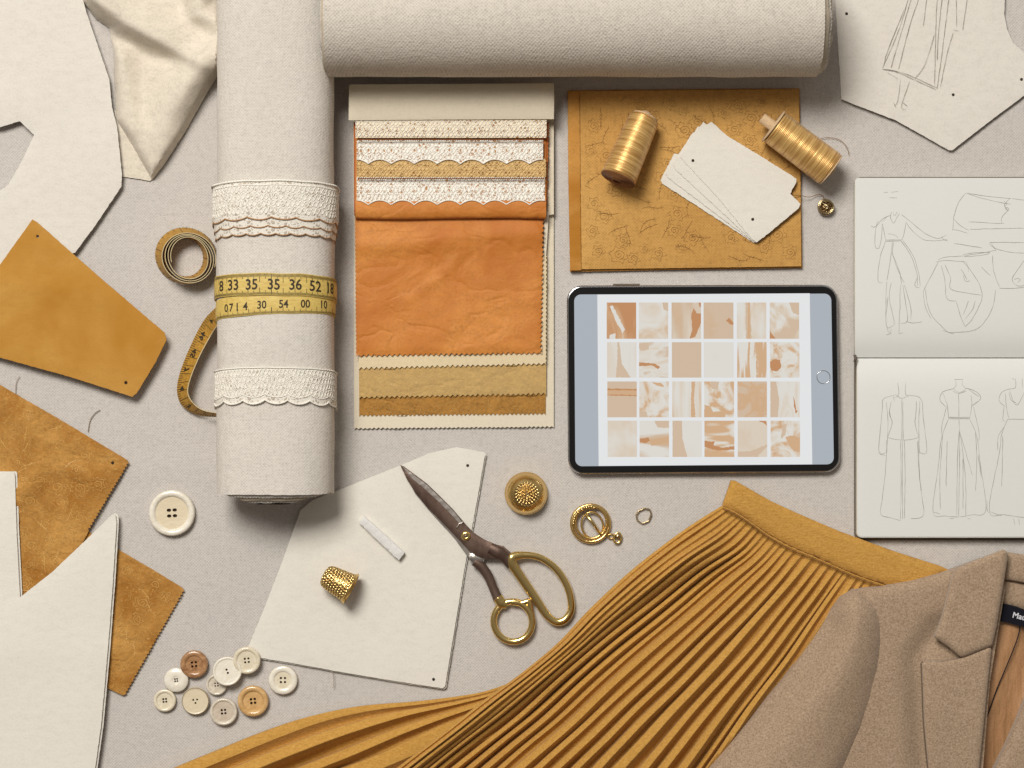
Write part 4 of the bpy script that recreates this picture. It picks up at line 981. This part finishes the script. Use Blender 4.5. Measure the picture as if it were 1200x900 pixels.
# ------------------------------------------------------------ scissors
zs0 = .0044
scs = thing('scissors', P(575, 640), 'closed tailor scissors with dark bronzed blades and brass handles', 'scissors')
lowb = [(474, 552), (487, 571), (510, 592), (535, 612), (556, 634), (570, 650), (566, 660), (556, 660), (548, 652), (532, 630), (508, 604), (486, 578)]
sheet('lower_blade', lowb, zs0 + .0018, .0016, M['silver'], scs, step=8, sp=2)
bl_out = [(469, 545), (473, 546.5), (486, 556), (500, 566.5), (516, 582), (530, 596), (541, 609), (547, 616), (556, 625), (568, 632.5), (581, 638), (590, 640), (599, 648), (601, 660), (592, 656), (580, 655), (570, 655), (560, 652.5), (550, 646), (541, 636), (530, 624.5), (516, 610), (500, 594), (487, 578), (477, 562)]
def blade_z(x, y, d): return zs0 + .0042 + .0006 * min(1, d / 5)
sheet('upper_blade', bl_out, blade_z, .0022, M['bladesteel'], scs, step=4, sp=2, round_=.2)
sheet('ground_edge', [(471, 546), (486, 557.5), (500, 568), (516, 583.5), (530, 597.5), (541, 611), (540, 615), (537, 612), (526, 600), (512, 586), (496, 571.5), (482, 560)], zs0 + .0054, .0008, M['silver'], scs, step=4, sp=2)
sheet('collar_block', [(549, 649), (556, 648), (566, 653), (565, 658), (556, 660), (550, 656)], zs0 + .0040, .003, M['silver'], scs, sp=2, step=4)
def tubeobj(name, pts, r, mat, n=60, closed=False, flat=.8, zoff=.0, seg=12):
    """pts (px, py, z)"""
    q = np.array(smooth_path(pts, n, closed))
    rr = r
    if isinstance(r, (list, tuple)): rr = list(np.interp(np.linspace(0, 1, len(q)), np.linspace(0, 1, len(r)), r) * S)
    else: rr = r * S
    v, f = tube_vf([P(x, y, z) for x, y, z in q], rr, seg, closed, flat); return mesh_obj(name, v, f, mat, scs)
tubeobj('upper_shank', [(574, 642, zs0 + .0045), (584, 647, zs0 + .0045), (592, 653, .0075), (600, 662, .0068)], [6.5, 7.2, 6.5, 6.6], M['bladesteel'], 40, flat=.55)
tubeobj('lower_shank', [(556, 658, .006), (564, 664, .0058), (572, 675, .0054), (578, 689, .0052), (584, 703, .005)], [5.2, 5.8, 5.6, 5.2, 5.8], M['bladesteel'], 50, flat=.6)
g = M['gold_bright']
tubeobj('large_bow', [(601, 653, .0070), (614, 650.5, .0064), (630, 652.5, .0056), (644, 660, .005), (656, 672, .0046), (665, 688, .0044), (669, 704, .0042), (668.5, 717, .004), (661, 727, .004), (651, 728.5, .004), (641, 721, .0042), (630, 705, .0046), (617, 686, .0054), (606, 670, .0064), (600, 660, .007)], [6, 4.2, 4.0, 4.0, 4.2, 4.2, 4.2, 4.2, 4.6, 4.6, 4.6, 5, 5.4, 5.6, 6, 6.2], g, 150, True, .8, seg=16)
ring = []
for i in range(16):
    a = 2 * math.pi * i / 16; ring.append((601 + 22.5 * math.cos(a) + 2 * math.sin(a) * .3, 728.5 + 23.5 * math.sin(a), .0042 + .0004 * math.cos(a)))
tubeobj('small_bow', ring, 4.0, g, 120, True, .85, seg=16)
tubeobj('bow_neck', [(583, 700, .005), (588, 707, .0048), (594, 709, .0046)], [6, 6.2, 4], g, 20, flat=.7)
tubeobj('stop_spur', [(600, 705.5, .0045), (611, 707, .0048), (619, 705, .005), (621, 711, .005), (622.5, 720, .0045)], [4, 3.4, 3.8, 3.4, 3.2], g, 30, flat=.8)
c = P(546, 628, zs0 + .0048)
v, f = lathe_vf([(.0042, 0), (.0042, .0008), (.0036, .0014), (.0024, .0019), (.0018, .0016), (.0001, .0016)], 24); mesh_obj('pivot_screw', [Vector(a) + c for a in v], f, M['gold_bright'], scs)
v, f = lathe_vf([(.0016, .00165), (.0013, .002), (.0001, .002)], 12); mesh_obj('screw_slot', [Vector(a) + c for a in v], f, M['bladesteel'], scs)
v, f = tube_vf([P(x, y, zs0 + .0056) for x, y in smooth_path([(535, 619), (538, 614), (541, 613), (543, 611)], 12)], .0005, 6); mesh_obj('engraved_mark', v, f, M['silver'], scs)

# ------------------------------------------------------------ small objects
o = sheet('tailors_chalk', [(420.5, 612), (427, 605.5), (450, 626), (474, 648), (467.5, 656.5), (462, 652), (440, 631)], lambda x, y, d: .0098 + .0004 * n3(x, y, .2, 1), .0052, M['chalk'], None, jit=.45, sp=2.5, step=3, round_=.12, sharp=30)
tag(o, 'slim white stick of tailors chalk on the central felt piece', 'chalk')
# thimble lying on its side
th_ = thing('thimble', P(395, 681.5, .0175), 'pitted brass thimble lying on its side on the felt below the chalk', 'thimble', rot=(0, -.05, math.radians(-28)))
prof = [(.0001, -.0135), (.004, -.0135), (.0078, -.0125), (.0098, -.0105), (.0108, -.007), (.0116, 0), (.0124, .0075), (.0131, .0115), (.0138, .0122), (.0143, .0132), (.0138, .0143), (.0128, .0141), (.0120, .011), (.0108, 0), (.0096, -.009), (.0001, -.0115)]
def pitted(prof, nr, seg, pitch, depth, x0, x1, ax=False, sgn=-1):
    q = resample(prof, nr); d = np.r_[0, np.cumsum(np.linalg.norm(np.diff(q, axis=0), axis=1))]; v = []; deep = []
    for i_, (rr_, z_) in enumerate(q):
        tn = q[min(i_ + 1, nr - 1)] - q[max(i_ - 1, 0)]; tn /= (np.linalg.norm(tn) or 1); nx, nz = tn[1], -tn[0]
        row = int(d[i_] / (pitch * .87)); cr = (row + .5) * pitch * .87; nper = max(1, round(2 * math.pi * np.interp(cr, d, q[:, 0]) / pitch))
        for k in range(seg):
            a = 2 * math.pi * k / seg; fa = (a / (2 * math.pi) * nper + .5 * (row % 2)) % 1 - .5
            dist = math.hypot(fa * 2 * math.pi * rr_ / nper, d[i_] - cr) / (pitch * .42)
            h = sgn * depth * max(0, 1 - dist * dist) if x0 < d[i_] < x1 else 0
            deep.append((x0 < d[i_] < x1) and (dist < .72 if sgn < 0 else dist > 1.0))
            v.append(((rr_ + nx * h) * math.cos(a), (rr_ + nx * h) * math.sin(a), z_ + nz * h))
    f = [tuple(reversed(t_)) for t_ in grid_faces(nr, seg, False, True)]
    if ax: v = [(c_, a, b) for a, b, c_ in v]
    return v, f, [1 if sum(deep[j_] for j_ in t_) > 2 else 0 for t_ in f]
outer = prof[:11]
v, f, fm = pitted(outer, 120, 220, .0029, .0010, .001, .034, True); mesh_obj('pitted_body', v, f, None, th_, local=True, mats=[M['dimpled'], M['hollow_shade']], fmat=fm)
v, f = lathe_vf(prof[10:], 56); mesh_obj('inner_wall', [(b, a, c_) for a, c_, b in v], f, M['gold'], th_, local=True)
v, f = tube_vf([(.0133, .01425 * math.cos(2 * math.pi * i / 40), .01425 * math.sin(2 * math.pi * i / 40)) for i in range(40)], .0007, 8, True); mesh_obj('rolled_rim', v, f, M['gold'], th_, local=True)
# gold dome
dm = thing('thimble', P(616.5, 578), 'squat brass thimble standing upright with a pitted crown right of the scissors', 'thimble')
prof = [(.0178, 0), (.0186, .0008), (.0189, .0022), (.0187, .0036), (.0178, .0044), (.0177, .005)] + [(.0178 * math.cos(math.radians(a)), .0055 + .0148 * math.sin(math.radians(a))) for a in range(3, 57, 4)]
v, f = lathe_vf(prof, 64); mesh_obj('smooth_body', v, f, M['hammered'], dm, local=True)
mb = MB(); prof = [(.0104, .0172), (.0102, .0180), (.0090, .0192), (.006, .0204), (.003, .0210), (.0001, .0212)]
v, f, fm = pitted(prof, 70, 170, .0027, .0010, 0, .0105, sgn=1); mesh_obj('studded_crown', [(a + .0008, b, c_) for a, b, c_ in v], f, None, dm, local=True, mats=[M['dimpled'], M['hollow_shade']], fmat=fm)
# buckle with nested rings
bu = thing('ring_buckle', P(692, 614), 'round brass buckle of nested rings with a tiny charm beside the squat thimble', 'buckle')
def ringo(name, cx, cy, rx, ry, r, z, mat, parent, rot=0, zt_=0., n=56, closed=True, a0=0, a1=2 * math.pi):
    pts = []
    for i in range(n):
        a = a0 + (a1 - a0) * i / (n if closed else n - 1); x, y = rx * math.cos(a), ry * math.sin(a)
        pts.append(P(cx + x * math.cos(rot) - y * math.sin(rot), cy + x * math.sin(rot) + y * math.cos(rot), z + zt_ * math.sin(a)))
    v, f = tube_vf(pts, r, 10, closed); return mesh_obj(name, v, f, mat, parent)
ringo('outer_ring', 692, 613.5, 22, 21.5, .0017, .0022, M['hammered'], bu)
ringo('middle_ring', 692.5, 612, 18.5, 19, .0012, .0042, M['gold'], bu)
ringo('inner_ring', 694, 615.5, 12.5, 15.5, .0009, .0034, M['gold'], bu, -.2)
v, f = tube_vf([P(686, 602, .0068), P(695, 613, .0072), P(704, 627, .0060)], [.0017, .0014, .0011], 8); mesh_obj('buckle_pin', v, f, M['gold_bright'], bu)
mb = MB()
for i in range(13):
    a = math.radians(180 + i * 8.5); x, y = 692 + 20 * math.cos(a), 613.5 + 19.5 * math.sin(a); r = 2.7 * S if i % 2 else 2.1 * S
    v, f = lathe_vf([(r, 0), (r * .9, r * .5), (r * .5, r * .85), (.0001, r)], 8); c = P(x, y, .0052); mb.add([Vector(p) + c for p in v], f)
mesh_obj('stone_setting', mb.v, mb.f, M['dimpled'], bu)
ringo('charm_link', 716, 628.5, 3.6, 2.6, .0007, .0012, M['gold'], bu); ringo('charm_ring', 723.5, 630.5, 4.2, 6, .0011, .0018, M['gold_bright'], bu, .2)
v, f = lathe_vf([(.0024, .0004), (.0028, .002), (.0018, .0034), (.0001, .0038)], 14); c = P(724, 628); mesh_obj('charm_stone', [Vector(p) + c for p in v], f, M['wire'], bu)
pts = [(745, 603), (748, 598.5), (754.5, 595.5), (761, 597), (762.5, 603), (759.5, 610.5), (751.5, 613.5), (746, 609.5)]
mb = MB(); 
for zz in (.0006, .0018):
    q = []
    for a, b in zip(pts, pts[1:] + pts[:1]): q += [((a[0] * (1 - k / 3) + b[0] * k / 3), (a[1] * (1 - k / 3) + b[1] * k / 3)) for k in range(3)]
    v, f = tube_vf([P(x + zz * 400, y, zz) for x, y in q], .0005, 6, True); mb.add(v, f)
o = mesh_obj('wire_ring', mb.v, mb.f, M['wire']); tag(o, 'small thin eight-sided wire ring between the buckle and the skirt waistband', 'wire ring')

# ------------------------------------------------------------ buttons
def button(px, py, rpx, z, label, mat, rim=.72, rimh=.0030, dish=.0012, holes=4, hr=.055, hs=.13, center=None, group='loose shell buttons', rot=.1, tilt=(0, 0), thick=.0028, hole_shape=1.):
    r = rpx * S; c = P(px, py, z)
    t = thing('button', c, label, 'button', group, rot=(tilt[0], tilt[1], rot))
    ri = r * rim
    prof = [(r * .90, 0), (r * .985, .0006), (r, .0014), (r * .985, thick * .8), (r * .93, thick), (r * (rim + .04), thick * .98), (ri, thick - dish * .55), (ri * .94, thick - dish)]
    v, f = lathe_vf(prof, 56); mesh_obj('rim', v, f, mat, t, local=True)
    # dished centre with real holes
    R0 = ri * .94; lp = [np.array(circle(0, 0, R0, 56))]
    hl = []
    pos = {4: [(-1, -1), (1, -1), (1, 1), (-1, 1)], 2: [(0, -1), (0, 1)], 3: [(-1, .7), (1, .7), (0, -1)]}[holes]
    for (a, b) in pos: hl.append(np.array([(a * hs * r + hr * r * hole_shape * math.cos(k * math.pi / 5), b * hs * r + hr * r * math.sin(k * math.pi / 5)) for k in range(10)]))
    loops = lp + hl; V = np.concatenate(loops); E = []; o_ = 0
    for L_ in loops:
        n = len(L_); E += [(o_ + i, o_ + (i + 1) % n) for i in range(n)]; o_ += n
    extra = np.array([(q * R0 * math.cos(k * math.pi / 10), q * R0 * math.sin(k * math.pi / 10)) for q in (.45, .75) for k in range(20)])
    rr = delaunay_2d_cdt([Vector(p) for p in np.concatenate([V, extra])], E, [], 0, 1e-7)
    vs = np.array([tuple(p) for p in rr[0]]); fs = [tuple(q) for q in rr[2]]; cen = np.array([vs[list(q)].mean(0) for q in fs])
    m = np.ones(len(fs), bool)
    for h in hl: m &= ~inside(h, cen)
    zc = lambda x, y: thick - dish - .0003 * (1 - math.hypot(x, y) / R0)
    vv = [(x, y, zc(x, y)) for x, y in vs]; ff = [q for q, k in zip(fs, m) if k]
    mb = MB(); mb.add(vv, ff)
    for h in hl:
        n = len(h); a = [(x, y, zc(x, y)) for x, y in h]; b = [(x, y, .0002) for x, y in h]; mb.add(a + b, [(i, (i + 1) % n, n + (i + 1) % n, n + i) for i in range(n)])
    mesh_obj('face', mb.v, mb.f, center or mat, t, local=True, sharp=40)
    v, f = lathe_vf([(.0001, .0003), (hs * r * 2.2, .0003)], 16); mesh_obj('hole_shadow_disc', v, f, M['dark'], t, local=True).name = 'hole_shade_disc'  # dark disc under the face paints the shade seen through the holes
    return t
pearl = shell('pearl_shell', srgb(226, 216, 196), srgb(244, 238, 224)); pearl2 = shell('ivory_shell', srgb(214, 200, 170), srgb(236, 226, 204)); horn = shell('brown_horn', srgb(128, 84, 50), srgb(196, 152, 108), sc=90); tan = shell('tan_wood', srgb(190, 146, 88), srgb(222, 184, 128)); grey = shell('grey_shell', srgb(196, 182, 160), srgb(232, 224, 208)); beige = shell('beige_face', srgb(216, 200, 168), srgb(226, 212, 184), .35)
button(202, 601, 27, .0002, 'large ivory four-hole button alone between the brocade and the roll', pearl, rim=.74, dish=.0022, center=beige, thick=.0052, group=None, hr=.075, hs=.125, hole_shape=1.35, rot=.05)
button(228, 778, 16.3, .0002, 'brown marbled horn button at the top of the button cluster', horn, rim=.62, hr=.09, hs=.14, thick=.0046)
button(207, 796.5, 14.3, .0002, 'small pearly white button below the brown horn one', pearl, rim=.3, dish=.0004, hr=.08, hs=.09, holes=4, thick=.0036)
button(193.5, 820.5, 13.2, .0002, 'smallest greenish ivory button at the far left of the cluster', pearl2, rim=.7, hr=.1, hs=.12, thick=.0034, holes=4)
button(229.5, 821, 16.2, .0002, 'plain cream button with three dark holes in the cluster', beige, rim=.9, dish=.0004, hr=.075, hs=.14, holes=3, thick=.004)
button(254, 802, 12.5, .0002, 'small shell button mostly hidden beneath the big pearl one', grey, rim=.75, hr=.08, hs=.12, thick=.003)
button(289.5, 773.5, 16, .0052, 'sandy shell button lying on the corner of the felt piece', pearl2, rim=.72, hr=.085, hs=.13, thick=.0036, tilt=(.04, .02))
button(266.5, 786.5, 17, .0060, 'broad pearl button with two holes overlapping its neighbours', pearl, rim=.84, dish=.0007, hr=.08, hs=.12, holes=2, thick=.0036, tilt=(-.05, .08), rot=.4)
button(262.5, 833.5, 16.2, .0002, 'grey-brown rimmed shell button at the bottom of the cluster', grey, rim=.78, hr=.09, hs=.12, thick=.0044, center=shell('grey_face', srgb(190, 172, 150), srgb(216, 202, 184)))
button(297, 821, 18.2, .0002, 'tan wooden button with a thick raised rim in the cluster', tan, rim=.66, dish=.002, hr=.09, hs=.12, thick=.0054)
button(332, 796.5, 17, .0002, 'glossy ivory four-hole button apart at the right of the cluster', pearl, rim=.6, dish=.0012, hr=.085, hs=.14, thick=.0046, center=pearl2, rot=0)

# ------------------------------------------------------------ pleated skirt
skt = thing('pleated_skirt', P(700, 780), 'mustard knife-pleated skirt spreading from its waistband to the lower left', 'skirt')
def pleated(name, guides, counts, mat, zf, nv=90, amp=.0085, seed=0, taper=8.):
    G = [resample(smooth_path(g_, 80), nv) for g_ in guides]; rr = random.Random(seed)
    us = []; K = sum(counts); bounds = []
    for s_, c_ in enumerate(counts):
        for k in range(c_): bounds.append(s_ + k / c_)
    bounds.append(float(len(counts)))
    bounds = [b + (rr.uniform(-.25, .25) * len(counts) / K if 0 < i_ < len(bounds) - 1 else 0) for i_, b in enumerate(bounds)]
    prof = [(0, .0), (.02, .3), (.055, .62), (.15, .74), (.32, .88), (.49, 1.0), (.525, .99), (.56, .86), (.66, .55), (.78, .2), (.86, .03), (.94, -.02)]
    def at(u, j):
        u = min(max(u, 0), len(counts)); i = min(int(u), len(counts) - 1); t = u - i
        p0 = G[max(i - 1, 0)][j]; p1 = G[i][j]; p2 = G[i + 1][j]; p3 = G[min(i + 2, len(G) - 1)][j]
        if i - 1 < 0: p0 = 2 * p1 - p2
        if i + 2 >= len(G): p3 = 2 * p2 - p1
        return .5 * ((2 * p1) + (-p0 + p2) * t + (2 * p0 - 5 * p1 + 4 * p2 - p3) * t * t + (-p0 + 3 * p1 - 3 * p2 + p3) * t ** 3)
    cols = []
    for k in range(K):
        a = bounds[k]; b = bounds[k + 1]
        ha = 1 + rr.uniform(-.38, .22) * (1.3 if k < K * .4 else .8); sh = rr.uniform(-.08, .08)
        for q, h in prof: cols.append((a + (b - a) * (q + (sh if 0 < q < .9 else 0)), h * ha, a, b, k))
    cols.append((float(len(counts)), 0, bounds[-2], bounds[-1], K))
    v = []; uv = []
    for (u, h, a, b, k) in cols:
        for j in range(nv):
            wob = .10 * mnoise.noise(Vector((j * .05, k * 1.7 + u * .4, seed))) * (b - a)
            p = at(u + wob, j); pa = at(a, j); pb = at(b, j); pit = np.linalg.norm(pb - pa) * S
            A = min(amp, pit * .95) * min(1, (.25 if taper > 2 else .0) + taper * j / nv) * (1 + .25 * mnoise.noise(Vector((j * .045, k * 2.3, seed + 3))))
            z = zf(p[0], p[1], u / len(counts), j / (nv - 1)) + A * h
            dz, sz, _ = seg_d(p[0], p[1], [(1006, 689), (984, 698), (958, 737), (930, 776), (898, 816), (860, 862), (826, 902), (800, 935)])
            if p[0] > 790 and sz < 0 and p[1] > 686: z = z * (1 - min(1, dz / 9)) + .0075 * min(1, dz / 9) + .0008 * h * min(1, dz / 9)   # pressed flat under the blazer
            v.append(P(p[0], p[1], z)); uv.append((u, j / nv))
    f = [tuple(reversed(q)) for q in grid_faces(len(cols), nv)]
    return mesh_obj(name, v, f, mat, skt, True, sharp=26)
g0 = [(847, 592), (800, 622), (740, 668), (692, 712), (655, 752), (612, 788), (565, 822), (520, 858), (470, 896), (420, 935)]
g1 = [(886, 615), (862, 640), (820, 668), (770, 708), (715, 752), (665, 795), (618, 838), (575, 872), (535, 905), (495, 940)]
g2 = [(931, 640), (905, 670), (868, 708), (828, 748), (785, 790), (745, 828), (708, 865), (680, 892), (650, 922), (630, 942)]
g3 = [(986, 665), (962, 698), (935, 735), (908, 772), (880, 808), (855, 840), (832, 872), (812, 900), (795, 925), (785, 942)]
g4 = [(1042, 686), (1026, 715), (1008, 748), (990, 782), (972, 815), (955, 848), (940, 878), (926, 905), (914, 930), (908, 945)]
def zmain(x, y, u, t):
    z = .0060 + .0045 * min(1, t * 3) + .003 * max(0, 1 - abs(u - .04) / .1) * min(1, t * 2)
    tt = min(1, t / .15)
    d1, s1, _ = seg_d(x, y, [(830, 640), (745, 690), (690, 735), (640, 785), (560, 840), (470, 905)])
    z += .018 * math.exp(-(d1 / 19) ** 2) * tt
    d2, s2, _ = seg_d(x, y, [(880, 640), (835, 685), (780, 722), (725, 772), (665, 815), (600, 860), (540, 905)])
    z -= .0085 * math.exp(-(d2 / 24) ** 2) * tt
    d3, s3, _ = seg_d(x, y, [(905, 665), (850, 740), (780, 810), (700, 900)])
    z += .004 * math.exp(-(d3 / 30) ** 2) * tt
    return z + .0012 * n3(x, y, .015, 3)
pleated('pleated_panel', [g0, g1, g2, g3, g4], [7, 6, 6, 7], M['skirt'], zmain, seed=4, amp=.0155)
h0 = [(655, 772), (632, 784), (600, 799), (560, 812), (500, 820), (440, 825), (400, 831), (350, 843), (300, 860), (250, 880), (205, 899), (150, 924)]
h1 = [(668, 792), (642, 804), (610, 815), (575, 830), (530, 848), (490, 866), (460, 880), (430, 893), (400, 905), (370, 918), (345, 930), (320, 945)]
h2 = [(680, 812), (652, 832), (630, 850), (600, 862), (570, 876), (545, 890), (520, 902), (500, 914), (480, 924), (465, 932), (450, 940), (430, 955)]
pleated('under_panel', [h0, h1, h2], [3, 2], M['skirt'], lambda x, y, u, t: .0006 + .002 * min(1, t / .5) , seed=9, amp=.018, taper=1.1)
wb = [(857, 563), (862, 563.5), (905, 588), (945, 606), (985, 623), (1045, 645), (1104, 664), (1112, 668), (1075, 690), (1037, 685), (1000, 672), (962, 655), (925, 639), (900, 625), (880, 611), (847, 592)]
sheet('waistband', wb, lambda x, y, d: .0092 + .0022 * math.sqrt(max(0, 1 - (1 - min(1, d / 7)) ** 2)) + .0006 * n3(x, y, .03, 4), .002, M['skirt'], skt, step=5, jit=.2, bottom=.001)
for off, r in ((0, .0006), (2.2, .0005)):
    q = [(847 + off * .2, 594 + off), (862, 601 + off), (880, 612.5 + off), (900, 627 + off), (925, 641 + off), (962, 656.5 + off), (1000, 673.5 + off), (1037, 686.5 + off)]
    v, f = tube_vf([P(x, y, .0122 if off == 0 else .0128) for x, y in smooth_path(q, 80)], r, 6); mesh_obj('waist_piping', v, f, M['stitch_dark'] if off else M['skirt'], skt)

# ------------------------------------------------------------ blazer
bz = thing('blazer', P(1050, 800), 'taupe wool blazer with notched lapel and tan lining in the lower right corner', 'blazer')
def V2(pl): return [(820 + a / 3.158, 640 + b / 3.158) for a, b in pl]
def puff(zb, h, wd): return lambda x, y, d: zb + h * math.sqrt(max(0, 1 - (1 - min(1, d / wd)) ** 2))
INS = (.35, 1., 2.2, 4., 6.5, 9.5)
sheet('lining', [(1140, 690), (1240, 690), (1240, 960), (1130, 960), (1140, 800)], lambda x, y, d: .0085 + .003 * math.sin((x * .9 + y * .28) * .11) + .0015 * n3(x, y, .04, 5), .002, M['lining'], bz, step=5)
v, f = tube_vf([P(x, y, .0128) for x, y in smooth_path([(1196, 722), (1194, 742), (1188, 760), (1179, 782), (1168, 808), (1158, 836), (1152, 850)], 40)], .0005, 6); mesh_obj('lining_seam', v, f, M['navy'], bz)
# body
body = [(1008, 700), (1006, 690), (1035, 687), (1072, 680), (1115, 668), (1150, 655), (1175, 655), (1165, 740), (1158, 790), (1154, 850), (1150, 900), (1146, 960), (960, 960), (980, 860), (1000, 780)]
sheet('front_panel', body, lambda x, y, d: .0155 + .0075 * math.sqrt(max(0, 1 - (1 - min(1, d / 16)) ** 2)) + .0016 * n3(x, y, .014, 2) - .007 * math.exp(-(seg_d(x, y, [(1100, 735), (1074, 772), (1078, 850), (1084, 960)])[0] / 15) ** 2), .003, M['wool'], bz, step=5, bottom=.004, inset=INS, sharp=85)
# shoulder seam
v, f = tube_vf([P(x, y, .0222) for x, y in smooth_path([(1028, 703), (1060, 695), (1090, 688), (1113, 683)], 30)], .0007, 6); mesh_obj('shoulder_seam', v, f, M['wool_seam_shade'], bz)
slv = [(1006, 689), (998, 690), (984, 698), (972, 714), (958, 737), (944, 757), (930, 776), (915, 796), (898, 816), (878, 842), (860, 862), (843, 882), (826, 902), (800, 935), (785, 960), (970, 960), (984, 925), (1000, 890), (1014, 858), (1027, 820), (1035, 785), (1039, 752), (1038, 728), (1032, 710), (1024, 700), (1014, 693)]
def slz(x, y, d):
    z = .006 + .034 * math.sqrt(max(0, 1 - (1 - min(1, d / 55)) ** 2))
    dd, s_, t = seg_d(x, y, [(972, 735), (935, 800), (900, 850), (860, 905)])
    z -= .009 * math.exp(-(dd / 20) ** 2) * min(1, d / 12)
    dd, s_, t = seg_d(x, y, [(1010, 800), (985, 850), (950, 900)])
    z -= .002 * math.exp(-(dd / 18) ** 2) * min(1, d / 12)
    return z + .0012 * n3(x, y, .02, 9)
sheet('sleeve', slv, slz, .003, M['wool'], bz, step=5, bottom=.002, inset=INS, sharp=85)
# right front
sheet('right_front', [(1240, 770), (1212, 800), (1200, 820), (1190, 845), (1178, 872), (1164, 900), (1150, 935), (1145, 960), (1240, 960)], puff(.014, .010, 16), .003, M['wool'], bz, step=6, bottom=.009, inset=INS, sharp=85)
# back collar inside, stand and label
sheet('back_collar', [(1172, 646), (1200, 650), (1240, 660), (1240, 700), (1200, 683), (1176, 679)], puff(.017, .0035, 9), .003, M['wool'], bz, step=5, bottom=.01, inset=INS, sharp=85)
sheet('collar_stand', [(1165, 676), (1200, 684), (1240, 698), (1240, 722), (1200, 714), (1165, 706)], puff(.0135, .002, 7), .002, M['wool'], bz, step=6, bottom=.009)
sheet('neck_label', [(1164, 705), (1185, 709), (1200, 714), (1240, 726), (1240, 748), (1200, 735), (1182, 730), (1162, 725.5)], .0165, .001, M['navy'], bz, sp=6)
vt, ft = text_mesh('Mau'); vv = []
for x, y, z in vt:
    a = -.24; s_ = 9.5; X = x * s_; Y = -y * s_; vv.append(P(1194.5 + X * math.cos(-a) - Y * math.sin(-a), 722.5 + X * math.sin(-a) + Y * math.cos(-a), .0170))
mesh_obj('label_lettering', vv, ft, M['label_ink'], bz, False)
lap = [(1080, 776), (1083, 774.5), (1105, 775), (1127, 771), (1142, 765), (1160, 757), (1162, 762), (1158, 800), (1155, 830), (1151, 870), (1148, 900), (1144, 960), (1092, 960), (1088, 905), (1083, 850), (1081, 800)]
sheet('lapel', lap, lambda x, y, d: .0285 + .0035 * math.sqrt(max(0, 1 - (1 - min(1, d / 6)) ** 2)) + .0008 * n3(x, y, .03, 6) + .0012 * math.sin((y - 776) * .03), .0042, M['wool'], bz, step=5, sp=2.5, jit=.06, inset=INS, sharp=85)
for nm, ed, zz in (('edge_shade_line', [(1079.5, 777), (1080.5, 800), (1082.5, 850), (1087.5, 905), (1091.5, 955)], .0275), ('edge_shade_line', [(1080, 776), (1105, 775.5), (1127, 771.5)], .0285)):
    v, f = tube_vf([P(x, y, zz) for x, y in smooth_path(ed, 40)], .0007, 6); mesh_obj(nm, v, f, M['wool_seam_shade'], bz)  # dark tube painting the thin shade line along the lapel edge
col = [(1095, 747), (1096, 743), (1103, 725), (1110, 700), (1115, 678), (1120, 667), (1140, 658), (1160, 650), (1176, 644), (1180, 646), (1181, 655), (1177, 680), (1173, 705), (1168, 735), (1163, 757), (1145, 764), (1128, 771), (1124, 769), (1112, 759)]
sheet('collar', col, lambda x, y, d: .0300 + .0050 * math.sqrt(max(0, 1 - (1 - min(1, d / 8)) ** 2)) + .0008 * n3(x, y, .03, 3), .0045, M['wool'], bz, step=4.5, sp=2.5, jit=.06, inset=INS, sharp=85)
sheet('inner_lapel_edge', [(1159, 756), (1165, 742), (1170, 712), (1176, 680), (1178, 690), (1173, 720), (1168, 750), (1160, 800), (1156, 850), (1152, 900), (1149, 940), (1146, 940), (1150, 860), (1155, 800)], .0245, .002, M['wool'], bz, bottom=.012, sp=4)
# drawings belong to their pages, swatch pictures to the page on the screen, the slot to its screw
def under(thing_, kids, parent_name, pick=0):
    ps = [o for o in thing_.children if o.name.split('.')[0] == parent_name]
    ks = [o for o in thing_.children if o.name.split('.')[0] == kids]
    for i, k in enumerate(ks): k.parent = ps[min(i, len(ps) - 1)]
under(tb, 'swatch_picture', 'page'); under(scs, 'screw_slot', 'pivot_screw')
ds = [o for o in bk.children if o.name.startswith('pencil_drawing')]
for o in list(bk.children):
    if o.name == 'upper_page': ds[0].parent = o
    if o.name == 'lower_page': ds[1].parent = o
print('TRIS', sum(len(o.data.loop_triangles) if hasattr(o.data, 'loop_triangles') else 0 for o in C.objects if o.type == 'MESH'), sum(len(o.data.polygons) for o in C.objects if o.type == 'MESH'))
